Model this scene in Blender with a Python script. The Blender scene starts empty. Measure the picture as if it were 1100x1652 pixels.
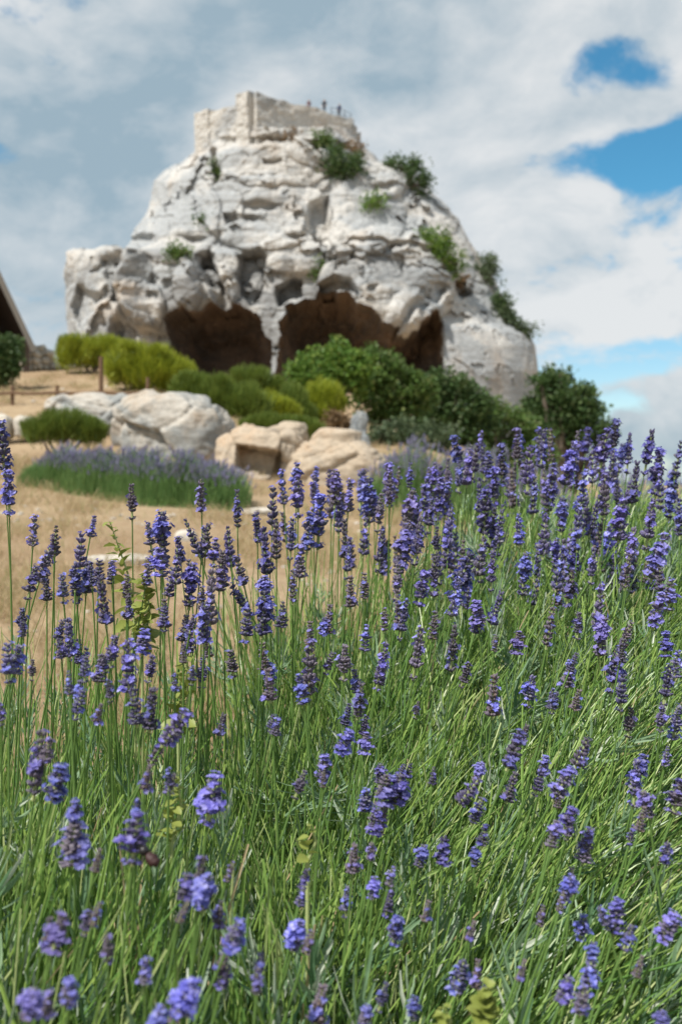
import bpy, math, random
import numpy as np
from mathutils import Vector, Matrix

random.seed(7)
rng = np.random.default_rng(7)
S = bpy.context.scene
R = math.radians

# ------------------------------------------------------------------ camera
EYE = 1.0
PITCH = -1.28
FPX = 35.0 / 36.0 * 1652.0
cam_d = bpy.data.cameras.new('camera')
cam = bpy.data.objects.new('camera', cam_d)
S.collection.objects.link(cam)
cam.location = (0, 0, EYE)
cam.rotation_euler = (R(90 + PITCH), 0, 0)
cam_d.sensor_fit = 'VERTICAL'
cam_d.sensor_height = 36.0
cam_d.sensor_width = 24.0
cam_d.lens = 35.0
cam_d.clip_start = 0.05
cam_d.clip_end = 6000
cam_d.dof.use_dof = True
cam_d.dof.focus_distance = 1.22
cam_d.dof.aperture_fstop = 7.0
S.camera = cam

# ------------------------------------------------------------------ exposure
S.view_settings.view_transform = 'Standard'
S.view_settings.look = 'None'
S.view_settings.exposure = 0.42
S.view_settings.gamma = 1.0
S.view_settings.use_curve_mapping = False
S.render.engine = 'CYCLES'
S.cycles.use_denoising = True
S.cycles.max_bounces = 6
S.cycles.transparent_max_bounces = 4

# ------------------------------------------------------------------ sun
SUN_EL, SUN_AZ = 54.0, 230.0        # azimuth clockwise from +Y (view direction): left and behind the camera
to_sun = Vector((math.sin(R(SUN_AZ)) * math.cos(R(SUN_EL)), math.cos(R(SUN_AZ)) * math.cos(R(SUN_EL)), math.sin(R(SUN_EL))))
sun_d = bpy.data.lights.new('sun', 'SUN')
sun_d.energy = 4.2
sun_d.angle = R(0.5)
sun_d.color = (1.0, 0.965, 0.91)
sun = bpy.data.objects.new('sun', sun_d)
S.collection.objects.link(sun)
sun.rotation_euler = to_sun.to_track_quat('Z', 'Y').to_euler()


def unit_dir(px, py):
    ax = (px - 550.0) / FPX
    az = (826.0 - py) / FPX
    p = R(PITCH)
    v = Vector((ax, math.cos(p) - az * math.sin(p), math.sin(p) + az * math.cos(p)))
    return v


def P(px, py, d):
    """The world point seen at photo pixel (px, py) at world depth y = d."""
    v = unit_dir(px, py)
    return Vector((v.x / v.y * d, d, EYE + v.z / v.y * d))


# ------------------------------------------------------------------ sky: Nishita with a layer of broken cloud
W = bpy.data.worlds.new('World')
S.world = W
W.use_nodes = True


class Nodes:
    def __init__(self, tree):
        self.t = tree
        self.n = tree.nodes
        self.l = tree.links

    def new(self, typ, **kw):
        nd = self.n.new(typ)
        for k, v in kw.items():
            setattr(nd, k, v)
        return nd

    def put(self, sock, v):
        if isinstance(v, bpy.types.NodeSocket):
            self.l.new(v, sock)
        elif v is not None:
            if sock.type == 'RGBA' and len(v) == 3:
                v = (*v, 1)
            sock.default_value = v

    def math(self, op, a, b=None, c=None, clamp=False):
        nd = self.new('ShaderNodeMath', operation=op, use_clamp=clamp)
        self.put(nd.inputs[0], a)
        if b is not None:
            self.put(nd.inputs[1], b)
        if c is not None:
            self.put(nd.inputs[2], c)
        return nd.outputs[0]

    def mapr(self, v, a, b, c=0.0, d=1.0, smooth=True):
        nd = self.new('ShaderNodeMapRange')
        nd.interpolation_type = 'SMOOTHSTEP' if smooth else 'LINEAR'
        self.put(nd.inputs[0], v)
        for i, q in enumerate((a, b, c, d)):
            nd.inputs[1 + i].default_value = q
        return nd.outputs[0]

    def mix(self, f, a, b, blend='MIX'):
        nd = self.new('ShaderNodeMix', data_type='RGBA', blend_type=blend)
        self.put(nd.inputs[0], f)
        self.put(nd.inputs[6], a)
        self.put(nd.inputs[7], b)
        return nd.outputs[2]

    def mapping(self, v, scale=(1, 1, 1), loc=(0, 0, 0), rot=(0, 0, 0)):
        nd = self.new('ShaderNodeMapping')
        self.put(nd.inputs[0], v)
        nd.inputs['Location'].default_value = loc
        nd.inputs['Rotation'].default_value = rot
        nd.inputs['Scale'].default_value = scale
        return nd.outputs[0]

    def noise(self, v, scale, detail=5, rough=0.55, dist=0.0, color=False):
        nd = self.new('ShaderNodeTexNoise')
        self.put(nd.inputs['Vector'], v)
        nd.inputs['Scale'].default_value = scale
        nd.inputs['Detail'].default_value = detail
        nd.inputs['Roughness'].default_value = rough
        nd.inputs['Distortion'].default_value = dist
        return nd.outputs[1 if color else 0]

    def voronoi(self, v, scale, feature='F1', out=0, rand=1.0):
        nd = self.new('ShaderNodeTexVoronoi', feature=feature)
        self.put(nd.inputs['Vector'], v)
        nd.inputs['Scale'].default_value = scale
        nd.inputs['Randomness'].default_value = rand
        return nd.outputs[out]


def build_world():
    N = Nodes(W.node_tree)
    N.n.clear()
    out = N.new('ShaderNodeOutputWorld')
    bg = N.new('ShaderNodeBackground')
    N.l.new(bg.outputs[0], out.inputs[0])
    bg.inputs[1].default_value = 0.12
    sky = N.new('ShaderNodeTexSky', sky_type='NISHITA')
    sky.sun_disc = False
    sky.sun_elevation = R(SUN_EL)
    sky.sun_rotation = R(SUN_AZ)
    sky.air_density = 1.0
    sky.dust_density = 0.4
    sky.ozone_density = 1.0
    tc = N.new('ShaderNodeTexCoord').outputs['Generated']
    warp = N.noise(N.mapping(tc, (1, 1, 1.6)), 3.0, 4, 0.5, color=True)
    vm = N.new('ShaderNodeVectorMath', operation='MULTIPLY_ADD')
    N.put(vm.inputs[0], warp)
    vm.inputs[1].default_value = (.16, .16, .10)
    N.put(vm.inputs[2], tc)
    d = vm.outputs[0]
    off = Vector((.08, .08, .05))
    base = N.noise(N.mapping(d, (1, 1, 1.8), (3.1, .7, 1.9), (0, R(-14), 0)), 4.2, 9, 0.56)
    val = base
    # where this afternoon's cloud is thick (+) and where it is torn open (-): photo pixel, half sizes, weight
    blobs = [(985, 85, 135, 40, -.27), (1075, 235, 135, 46, -.29), (900, 150, 60, 30, -.08),
             (1010, 590, 210, 62, -.115), (860, 650, 150, 60, -.04), (1090, 505, 70, 30, +.10), (1010, 490, 130, 40, +.17),
             (60, 290, 220, 90, +.06), (95, 530, 60, 26, -.12), (250, 90, 450, 140, +.14), (760, 260, 220, 130, +.13),
             (1000, 350, 160, 70, +.11), (640, 60, 300, 120, +.12), (1090, 30, 120, 40, +.12), (1000, 170, 120, 35, +.12),
             (1040, 640, 90, 16, +.16), (40, 390, 110, 45, +.12)]
    for (px, py, rx, ry, w) in blobs:
        c = unit_dir(px, py).normalized() + off
        sx, sz = FPX / rx, FPX / ry
        sub = N.new('ShaderNodeVectorMath', operation='SUBTRACT')
        N.put(sub.inputs[0], d)
        sub.inputs[1].default_value = c
        mul = N.new('ShaderNodeVectorMath', operation='MULTIPLY')
        N.put(mul.inputs[0], sub.outputs[0])
        mul.inputs[1].default_value = (sx, 2.0, sz)
        ln = N.new('ShaderNodeVectorMath', operation='LENGTH')
        N.put(ln.inputs[0], mul.outputs[0])
        b = N.mapr(ln.outputs[1], 0.2, 1.7, 1.0, 0.0)
        val = N.math('MULTIPLY_ADD', b, w, val)
    fine = N.noise(N.mapping(d, (1, 1, 1.7), (5, 5, 1), (0, R(-18), 0)), 13, 8, .60)
    val = N.math('MULTIPLY_ADD', N.math('SUBTRACT', fine, .5), .62, val)
    cover = N.mapr(val, 0.345, 0.525)
    # cloud body: lit white where the billows bulge, blue-grey where the layer is thick and seen from beneath
    bill = N.noise(N.mapping(d, (1, 1, 1.5), (0, 3, 5), (0, R(-12), 0)), 6.5, 7, 0.52)
    big = N.noise(N.mapping(d, (1, 1, 1.8), (7.3, 1.2, 2.2)), 2.6, 4, 0.5)
    sb = N.math('MULTIPLY_ADD', bill, 0.55, N.math('MULTIPLY', big, 0.45))
    for (px, py, rx, ry, w) in [(180, 130, 520, 240, -.055), (1000, 330, 330, 300, +.075), (1000, 500, 200, 60, +.08), (30, 420, 130, 80, +.09), (600, 30, 300, 90, -.05), (330, 200, 120, 60, .04)]:
        c = unit_dir(px, py).normalized() + off
        sub = N.new('ShaderNodeVectorMath', operation='SUBTRACT')
        N.put(sub.inputs[0], d)
        sub.inputs[1].default_value = c
        mul = N.new('ShaderNodeVectorMath', operation='MULTIPLY')
        N.put(mul.inputs[0], sub.outputs[0])
        mul.inputs[1].default_value = (FPX / rx, 2.0, FPX / ry)
        ln = N.new('ShaderNodeVectorMath', operation='LENGTH')
        N.put(ln.inputs[0], mul.outputs[0])
        sb = N.math('MULTIPLY_ADD', N.mapr(ln.outputs[1], 0.2, 1.7, 1.0, 0.0), w, sb)
    sb = N.math('MULTIPLY_ADD', N.math('SUBTRACT', fine, .5), .42, sb)
    lit = N.mapr(sb, 0.35, 0.63, smooth=False)
    ccol = N.mix(lit, (2.15, 2.85, 3.35), (4.95, 5.05, 5.1))
    sepd = N.new('ShaderNodeSeparateXYZ')
    N.put(sepd.inputs[0], tc)
    tint = N.mix(N.mapr(sepd.outputs[2], .03, .30), (.78, .86, .88), (.34, .78, .86))
    blue = N.mix(1.0, sky.outputs[0], tint, 'MULTIPLY')
    col = N.mix(N.math('MULTIPLY', cover, 0.96), blue, ccol)
    N.put(bg.inputs[0], col)


build_world()


# ------------------------------------------------------------------ numpy noise
def _h(ix, iy, iz, seed):
    h = (ix.astype(np.int64) * 374761393 + iy.astype(np.int64) * 668265263 + iz.astype(np.int64) * 2147483647 + seed * 974711) & 0xffffffff
    h = ((h ^ (h >> 13)) * 1274126177) & 0xffffffff
    h = ((h ^ (h >> 16)) * 2246822519) & 0xffffffff
    return ((h ^ (h >> 15)) & 0xffffff) / float(0xffffff)


def vnoise(p, seed=0):
    p = np.asarray(p, float)
    i = np.floor(p).astype(np.int64)
    f = p - i
    f = f * f * f * (f * (f * 6 - 15) + 10)
    r = 0
    for dx in (0, 1):
        wx = f[:, 0] if dx else 1 - f[:, 0]
        for dy in (0, 1):
            wy = f[:, 1] if dy else 1 - f[:, 1]
            for dz in (0, 1):
                wz = f[:, 2] if dz else 1 - f[:, 2]
                r = r + wx * wy * wz * _h(i[:, 0] + dx, i[:, 1] + dy, i[:, 2] + dz, seed)
    return r * 2 - 1


def fbm(p, octv=4, seed=0, gain=.5):
    a, r, t = 1.0, 0, 0
    p = np.asarray(p, float)
    for o in range(octv):
        r = r + a * vnoise(p, seed + o * 17)
        t += a
        a *= gain
        p = p * 2.03 + 11.7
    return r / t


def voro(p, seed=0):
    """F1, F2 and the random value of the nearest cell."""
    p = np.asarray(p, float)
    i = np.floor(p).astype(np.int64)
    f1 = np.full(len(p), 9.0)
    f2 = np.full(len(p), 9.0)
    cv = np.zeros(len(p))
    ctr = np.zeros((len(p), 3))
    for dx in (-1, 0, 1):
        for dy in (-1, 0, 1):
            for dz in (-1, 0, 1):
                c = i + np.array((dx, dy, dz))
                q = np.stack([c[:, k] + _h(c[:, 0], c[:, 1], c[:, 2], seed + k * 31) for k in range(3)], 1)
                ds = np.linalg.norm(q - p, axis=1)
                near = ds < f1
                f2 = np.where(near, f1, np.minimum(f2, ds))
                cv = np.where(near, _h(c[:, 0], c[:, 1], c[:, 2], seed + 997), cv)
                f1 = np.where(near, ds, f1)
                ctr = np.where(near[:, None], q, ctr)
    tl = np.stack([_h(*[np.floor(ctr[:, k]) for k in range(3)], seed + 500 + 7 * m) - .5 for m in range(3)], 1)
    return f1, f2, cv, np.sum((p - ctr) * tl, 1)


def sst(a, b, x):
    t = np.clip((x - a) / (b - a), 0, 1)
    return t * t * (3 - 2 * t)


# ------------------------------------------------------------------ mesh and object helpers
def mesh(name, verts, faces, mats=(), smooth=False, midx=None):
    """faces: one int array (n,3) or (n,4), or a list of such arrays."""
    me = bpy.data.meshes.new(name)
    verts = np.ascontiguousarray(verts, dtype=np.float32)
    if not isinstance(faces, (list, tuple)):
        faces = [faces]
    faces = [np.asarray(f, dtype=np.int32) for f in faces if len(f)]
    loops = np.concatenate([f.ravel() for f in faces])
    tot = np.concatenate([np.full(len(f), f.shape[1], np.int32) for f in faces])
    start = np.concatenate([[0], np.cumsum(tot)[:-1]]).astype(np.int32)
    me.vertices.add(len(verts))
    me.vertices.foreach_set('co', verts.ravel())
    me.loops.add(len(loops))
    me.loops.foreach_set('vertex_index', loops)
    me.polygons.add(len(tot))
    me.polygons.foreach_set('loop_start', start)
    me.polygons.foreach_set('loop_total', tot)
    if midx is not None:
        me.polygons.foreach_set('material_index', np.asarray(midx, np.int32))
    me.polygons.foreach_set('use_smooth', np.full(len(tot), bool(smooth)))
    for m in mats:
        me.materials.append(m)
    me.update(calc_edges=True)
    me.validate()
    return me


def link(name, data, parent=None, loc=None, **props):
    o = bpy.data.objects.new(name, data)
    S.collection.objects.link(o)
    if parent is not None:
        o.parent = parent
    if loc is not None:
        o.location = loc
    for k, v in props.items():
        o[k] = v
    return o


def thing(name, label, cat, loc=(0, 0, 0), group=None, data=None, kind=None):
    o = link(name, data, None, loc, label=label, category=cat)
    if group:
        o['group'] = group
    if kind:
        o['kind'] = kind
    return o


class MB:
    """Collects pieces of geometry that end up as one mesh."""

    def __init__(self):
        self.v, self.q, self.t, self.mq, self.mt, self.n = [], [], [], [], [], 0

    def add(self, v, f, m=0):
        v = np.asarray(v, float)
        f = np.asarray(f, int)
        self.v.append(v)
        if f.shape[1] == 4:
            self.q.append(f + self.n)
            self.mq.append(np.full(len(f), m))
        else:
            self.t.append(f + self.n)
            self.mt.append(np.full(len(f), m))
        self.n += len(v)
        return self

    def box(self, x0, x1, y0, y1, z0, z1, m=0):
        v = [(x, y, z) for z in (z0, z1) for y in (y0, y1) for x in (x0, x1)]
        f = [(0, 2, 3, 1), (4, 5, 7, 6), (0, 1, 5, 4), (2, 6, 7, 3), (0, 4, 6, 2), (1, 3, 7, 5)]
        return self.add(v, f, m)

    def tube(self, pts, rad, n=6, m=0, cap=True):
        pts = np.asarray(pts, float)
        rad = np.broadcast_to(np.asarray(rad, float), (len(pts),))
        tan = np.gradient(pts, axis=0)
        tan /= np.linalg.norm(tan, axis=1)[:, None] + 1e-12
        ref = np.array((0.31, 0.9, 0.17)) if abs(tan[0][1]) < .8 else np.array((1.0, .1, .2))
        u = np.cross(tan, ref)
        u /= np.linalg.norm(u, axis=1)[:, None]
        w = np.cross(tan, u)
        a = np.linspace(0, 2 * math.pi, n, endpoint=False)
        ring = pts[:, None] + rad[:, None, None] * (np.cos(a)[None, :, None] * u[:, None] + np.sin(a)[None, :, None] * w[:, None])
        v = ring.reshape(-1, 3)
        f = []
        for i in range(len(pts) - 1):
            for k in range(n):
                k2 = (k + 1) % n
                f.append((i * n + k, i * n + k2, (i + 1) * n + k2, (i + 1) * n + k))
        self.add(v, f, m)
        if cap:
            for e, s in ((0, -1), (len(pts) - 1, 1)):
                base = self.n
                vv = np.vstack([v[e * n:(e + 1) * n], pts[e]])
                ff = [(k, (k + 1) % n, n)[::s] for k in range(n)]
                self.add(vv, ff, m)
        return self

    def mesh(self, name, mats, smooth=False):
        fs, ms = [], []
        if self.q:
            fs.append(np.vstack(self.q))
            ms += self.mq
        if self.t:
            fs.append(np.vstack(self.t))
            ms += self.mt
        return mesh(name, np.vstack(self.v), fs, mats, smooth, np.concatenate(ms))


# ------------------------------------------------------------------ materials
def mat(name):
    m = bpy.data.materials.new(name)
    m.use_nodes = True
    N = Nodes(m.node_tree)
    b = N.n['Principled BSDF']
    return m, N, b


def coords(N, which='Object'):
    return N.new('ShaderNodeTexCoord').outputs[which]


def bump(N, b, h, strength, dist):
    nd = N.new('ShaderNodeBump')
    nd.inputs['Strength'].default_value = strength
    nd.inputs['Distance'].default_value = dist
    N.put(nd.inputs['Height'], h)
    N.put(b.inputs['Normal'], nd.outputs[0])


def leaf_mat(name, c1, c2, c3=None, trans=0.3, rough=0.55, vary=None):
    """Foliage: colour differs from leaf to leaf; thin, so some light passes."""
    m, N, b = mat(name)
    rnd = N.new('ShaderNodeNewGeometry').outputs['Random Per Island']
    col = N.mix(rnd, c1, c2)
    if c3:
        r2 = N.math('FRACT', N.math('MULTIPLY', rnd, 37.7))
        col = N.mix(N.mapr(r2, .72, .95), col, c3)
    if vary:      # each flower spike is of its own age: fresher or faded
        ob = N.new('ShaderNodeObjectInfo').outputs['Random']
        col = N.mix(N.mapr(ob, .35, 1.0, 0, .75), col, vary)
        hs = N.new('ShaderNodeHueSaturation')
        N.put(hs.inputs['Value'], N.mapr(N.math('FRACT', N.math('MULTIPLY', ob, 7.3)), 0, 1, .68, 1.25, False))
        N.put(hs.inputs['Hue'], N.mapr(N.math('FRACT', N.math('MULTIPLY', ob, 13.1)), 0, 1, .482, .505, False))
        N.put(hs.inputs['Color'], col)
        col = hs.outputs[0]
    N.put(b.inputs['Base Color'], col)
    b.inputs['Roughness'].default_value = rough
    b.inputs['Specular IOR Level'].default_value = 0.35
    t = N.new('ShaderNodeBsdfTranslucent')
    N.put(t.inputs[0], col)
    mx = N.new('ShaderNodeMixShader')
    mx.inputs[0].default_value = trans
    N.l.new(b.outputs[0], mx.inputs[1])
    N.l.new(t.outputs[0], mx.inputs[2])
    N.l.new(mx.outputs[0], N.n['Material Output'].inputs[0])
    return m


def rock_mat(name, pale, grey, warm, sc=1.0, grey_amt=.5, streak=.5, bump_d=.15, tier=None):
    m, N, b = mat(name)
    o = coords(N)
    n1 = N.noise(N.mapping(o, (sc * .11, sc * .11, sc * .16)), 1, 8, .62, .6)
    n2 = N.noise(N.mapping(o, (sc * .2, sc * .2, sc * .14), (9, 2, 4)), 1, 6, .6)
    n3 = N.noise(N.mapping(o, (sc * .9, sc * .9, sc * .13), (1, 5, 2)), 1, 6, .6, .4)
    n4 = N.noise(o, sc * 2.6, 8, .65)
    col = N.mix(N.mapr(n1, .52 - .1 * grey_amt, .62 - .1 * grey_amt), pale, grey)
    col = N.mix(N.math('MULTIPLY', N.mapr(n2, .54, .72), .75), col, warm)
    if tier:      # the lower storey of the crag is weathered dark grey in large irregular patches
        sep = N.new('ShaderNodeSeparateXYZ')
        N.put(sep.inputs[0], o)
        zz = N.math('ADD', sep.outputs[2], N.math('MULTIPLY', N.math('SUBTRACT', n2, .5), 9.0))
        low = N.math('MULTIPLY', N.mapr(zz, tier[0], tier[1], 1, 0), N.mapr(N.math('SUBTRACT', .0, sep.outputs[0]), tier[2], tier[3]))
        n5 = N.noise(N.mapping(o, (.16, .16, .2), (3, 8, 6)), 1, 7, .62, .8)
        col = N.mix(N.math('MULTIPLY', low, N.mapr(n5, .42, .56)), col, (.25, .245, .235))
    dark = tuple(c * .33 for c in grey)
    col = N.mix(N.math('MULTIPLY', N.mapr(n3, .60, .78), streak), col, dark)
    col = N.mix(N.mapr(n4, .3, .75), N.mix(.35, col, tuple(c * .4 for c in grey)), col)
    N.put(b.inputs['Base Color'], col)
    b.inputs['Roughness'].default_value = .9
    b.inputs['Specular IOR Level'].default_value = .2
    h = N.math('ADD', N.noise(o, sc * 1.3, 9, .65), N.math('MULTIPLY', N.noise(N.mapping(o, (.5, .5, 2.2)), sc * 1.1, 6, .6), .6))
    bump(N, b, h, .8, bump_d)
    return m


M_CLIFF = rock_mat('limestone_cliff', (.58, .55, .505), (.40, .405, .40), (.54, .44, .345), .8, .95, .7, .26, (22.5, 26.0, -9.0, -1.0))
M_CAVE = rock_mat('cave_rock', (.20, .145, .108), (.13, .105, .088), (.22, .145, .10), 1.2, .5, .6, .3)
M_WALL = rock_mat('castle_limestone', (.60, .565, .51), (.41, .41, .40), (.55, .46, .37), 1.1, .7, .4, .3)
M_BOULDER = rock_mat('boulder_rock', (.54, .49, .42), (.33, .33, .31), (.50, .37, .25), 5.0, .7, .45, .05)
M_GREYSTONE = rock_mat('grey_stone', (.36, .37, .36), (.24, .26, .27), (.32, .28, .24), 5.0, .7, .5, .05)
M_TANROCK = rock_mat('tan_rock', (.52, .42, .31), (.42, .35, .27), (.50, .33, .20), 6.0, .3, .3, .03)
M_STONE = rock_mat('pale_stone', (.62, .56, .47), (.5, .46, .4), (.55, .45, .34), 14.0, .3, .2, .01)


def ground_mat():
    m, N, b = mat('dry_ground')
    o = coords(N)
    n1 = N.noise(o, .5, 6, .6)
    n2 = N.noise(o, 6.0, 8, .7)
    n3 = N.noise(o, 30.0, 4, .6)
    col = N.mix(N.mapr(n1, .35, .65), (.34, .235, .14), (.42, .31, .19))
    col = N.mix(N.math('MULTIPLY', N.mapr(n2, .45, .7), .6), col, (.24, .15, .085))
    col = N.mix(N.math('MULTIPLY', N.mapr(n3, .55, .75), .5), col, (.50, .40, .29))
    N.put(b.inputs['Base Color'], col)
    b.inputs['Roughness'].default_value = .95
    b.inputs['Specular IOR Level'].default_value = .1
    bump(N, b, N.math('ADD', n2, N.math('MULTIPLY', n3, .5)), .9, .05)
    return m


M_GROUND = ground_mat()
M_DRYGRASS = leaf_mat('dry_grass', (.44, .32, .17), (.57, .44, .27), (.26, .29, .10), .3)
M_STALK = leaf_mat('lavender_stalk', (.125, .25, .055), (.33, .455, .11), (.48, .54, .23), .32, .34)
M_FSTEM = leaf_mat('flower_stem', (.11, .21, .05), (.19, .31, .08), None, .25, .4)
M_LLEAF = leaf_mat('lavender_leaf', (.10, .20, .095), (.31, .43, .25), (.56, .60, .48), .28, .36)
M_STALK2 = leaf_mat('bed_stalk', (.12, .23, .07), (.26, .38, .14), None, .3)
M_BEDFLOWER = leaf_mat('bed_flower', (.16, .145, .25), (.27, .25, .38), (.2, .23, .18), .15)
M_CALYX = leaf_mat('lavender_calyx', (.08, .068, .155), (.18, .15, .31), (.24, .23, .25), .12, .7, (.19, .155, .17))
M_COROLLA = leaf_mat('lavender_corolla', (.115, .10, .42), (.25, .225, .66), (.38, .35, .69), .25, .5, (.26, .22, .50))
M_CALYX_OLD = leaf_mat('faded_calyx', (.13, .10, .13), (.24, .20, .25), (.20, .14, .11), .12, .8)
M_BROOM = leaf_mat('broom_shoot', (.22, .27, .02), (.42, .45, .04), (.15, .20, .02), .3)
M_BROOM2 = leaf_mat('greener_broom_shoot', (.10, .16, .025), (.20, .25, .04), None, .3)
M_GREEN = leaf_mat('bright_leaf', (.07, .15, .022), (.17, .28, .045), (.24, .31, .06), .35)
M_DARK = leaf_mat('dark_leaf', (.035, .075, .02), (.09, .155, .042), (.14, .19, .07), .28)
M_MID = leaf_mat('mid_leaf', (.055, .11, .022), (.13, .21, .045), (.20, .24, .08), .3)
M_GREYG = leaf_mat('greygreen_leaf', (.07, .11, .05), (.14, .18, .09), None, .3)
M_BROWNLEAF = leaf_mat('withered_leaf', (.16, .10, .05), (.26, .17, .08), None, .2)
M_WEED = leaf_mat('weed_leaf', (.10, .20, .035), (.19, .31, .055), (.30, .34, .08), .35, .45)


def wood_mat(name, c1, c2):
    m, N, b = mat(name)
    o = coords(N)
    n = N.noise(N.mapping(o, (14, 14, 1.2)), 1.5, 6, .6, .4)
    N.put(b.inputs['Base Color'], N.mix(n, c1, c2))
    b.inputs['Roughness'].default_value = .85
    bump(N, b, n, .5, .01)
    return m


M_BARK = wood_mat('bark', (.09, .065, .045), (.20, .16, .12))
M_DARKWOOD = wood_mat('dark_timber', (.035, .022, .016), (.075, .05, .036))
M_GREYWOOD = wood_mat('weathered_timber', (.17, .15, .13), (.30, .27, .23))
M_POST = wood_mat('post_timber', (.10, .055, .03), (.19, .11, .06))


def plain(name, c, rough=.7, metal=0):
    m, N, b = mat(name)
    n = N.noise(coords(N), 9, 4, .6)
    N.put(b.inputs['Base Color'], N.mix(n, tuple(k * .75 for k in c), tuple(min(1, k * 1.2) for k in c)))
    b.inputs['Roughness'].default_value = rough
    b.inputs['Metallic'].default_value = metal
    return m


M_IRON = plain('dark_iron', (.05, .05, .05), .5, .6)
M_SKIN = plain('skin', (.5, .32, .23), .5)
M_CLOTH_DARK = plain('dark_cloth', (.02, .022, .03), .8)
M_CLOTH_BLUE = plain('blue_cloth', (.06, .08, .16), .8)
M_CLOTH_RED = plain('faded_cloth', (.20, .12, .13), .8)
M_HAIR = plain('hair', (.03, .02, .015), .6)
M_RED = plain('insect_red', (.04, .012, .01), .6)
M_BLACK = plain('insect_black', (.015, .012, .012), .4)

# ------------------------------------------------------------------ terrain
PY = np.array([-400., -5, 3.5, 6, 9, 14, 18, 22, 26, 31, 36, 60, 95, 140, 260, 6000])
PZ = np.array([0.05, .05, .07, .18, .42, .90, 1.6, 3.0, 3.5, 4.75, 5.5, 7.6, 10.2, 9.0, 0.0, 0.0])


def gz(x, y):
    x = np.atleast_1d(np.asarray(x, float))
    y = np.atleast_1d(np.asarray(y, float))
    z = 0
    for k in (-.08, -.04, 0, .04, .08):
        z = z + np.interp(y * (1 + k) + k * 4, PY, PZ) / 5
    s = x / np.maximum(np.abs(y) + 2, 4)
    z = .05 + (z - .05) * (1 - .42 * sst(-.19, .03, s) * sst(7, 24, y) * (1 - sst(52, 94, y))) * (1 - .86 * sst(.05, .26, s)) * (1 - .25 * sst(-.55, -1.6, s))
    z = z + .46 * sst(-.25, .75, x) * sst(.5, 1.9, y) * (1 - sst(3.2, 7.5, y)) * (1 - .8 * sst(2.5, 8, x))
    p = np.stack([x * .35, y * .35, 0 * x], 1)
    z = z + .05 * fbm(p, 4, 3) * sst(1, 6, y)
    return z


def gz1(x, y):
    return float(gz(x, y)[0])


def ground_hit(px, py):
    v = unit_dir(px, py)
    ys = np.concatenate([np.arange(.5, 40, .05), np.arange(40, 130, .25)])
    zr = EYE + v.z / v.y * ys
    zz = gz(v.x / v.y * ys, ys)
    k = int(np.argmax(zr < zz))
    d = float(ys[k])
    return Vector((v.x / v.y * d, d, float(zz[k])))


def build_ground():
    t = np.linspace(-1, 1, 260)
    xs = np.sign(t) * (np.abs(t) * 14 + (np.abs(t) ** 7) * 4500)
    ys = np.concatenate([[-4000, -900, -200, -60, -20, -8, -3], np.linspace(-1, 40, 300), np.linspace(41, 150, 60), [180, 220, 270, 400, 800, 1800, 5000]])
    X, Y = np.meshgrid(xs, ys)
    # widen the fine strip with distance so that the hill has the same fineness everywhere
    X = X * (1 + np.clip(Y, 0, 200) / 22)
    Z = gz(X.ravel(), Y.ravel())
    v = np.stack([X.ravel(), Y.ravel(), Z], 1)
    nx, ny = len(xs), len(ys)
    i = np.arange(ny - 1)[:, None] * nx + np.arange(nx - 1)[None]
    f = np.stack([i, i + 1, i + nx + 1, i + nx], -1).reshape(-1, 4)
    return link('ground', mesh('ground', v, f, [M_GROUND], True), kind='structure', label='dry tan hillside of earth and cut grass')


build_ground()


# ------------------------------------------------------------------ the crag
def poly_sd(px, py, poly):
    """Signed distance in pixels, positive inside."""
    n = len(poly)
    d = np.full(px.shape, 1e9)
    ins = np.zeros(px.shape, bool)
    for i in range(n):
        x0, y0 = poly[i]
        x1, y1 = poly[(i + 1) % n]
        ex, ey = x1 - x0, y1 - y0
        t = np.clip(((px - x0) * ex + (py - y0) * ey) / (ex * ex + ey * ey + 1e-9), 0, 1)
        d = np.minimum(d, np.hypot(px - x0 - t * ex, py - y0 - t * ey))
        c = ((y0 > py) != (y1 > py)) & (px < (x1 - x0) * (py - y0) / (y1 - y0 + 1e-9) + x0)
        ins ^= c
    return np.where(ins, d, -d)


LEFT = np.array([(206, 327), (226, 325), (240, 323), (252, 306), (264, 292), (280, 268), (296, 252), (315, 248), (335, 243), (350, 236),
                 (365, 224), (378, 212), (392, 206), (402, 200), (408, 186), (414, 140), (419, 121), (432, 118), (470, 121), (500, 122), (540, 124), (730, 118)], float)
RIGHT = np.array([(206, 570), (222, 576), (235, 586), (248, 602), (262, 614), (268, 640), (275, 672), (295, 688), (312, 700), (335, 722), (360, 741), (400, 764),
                  (430, 786), (455, 801), (480, 813), (510, 833), (545, 853), (560, 860), (600, 865), (730, 872)], float)
CAVE1 = [(270, 522), (284, 508), (306, 503), (330, 500), (345, 494), (362, 498), (384, 493), (402, 499), (412, 508), (424, 524), (433, 545), (435, 575), (434, 640), (300, 640), (285, 585), (276, 562)]
CAVE2 = [(446, 590), (449, 540), (447, 520), (456, 500), (470, 488), (505, 478), (540, 473), (562, 482), (585, 500), (612, 522), (634, 541), (655, 549), (672, 538), (690, 517), (712, 516), (711, 590), (712, 660), (446, 660)]


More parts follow.
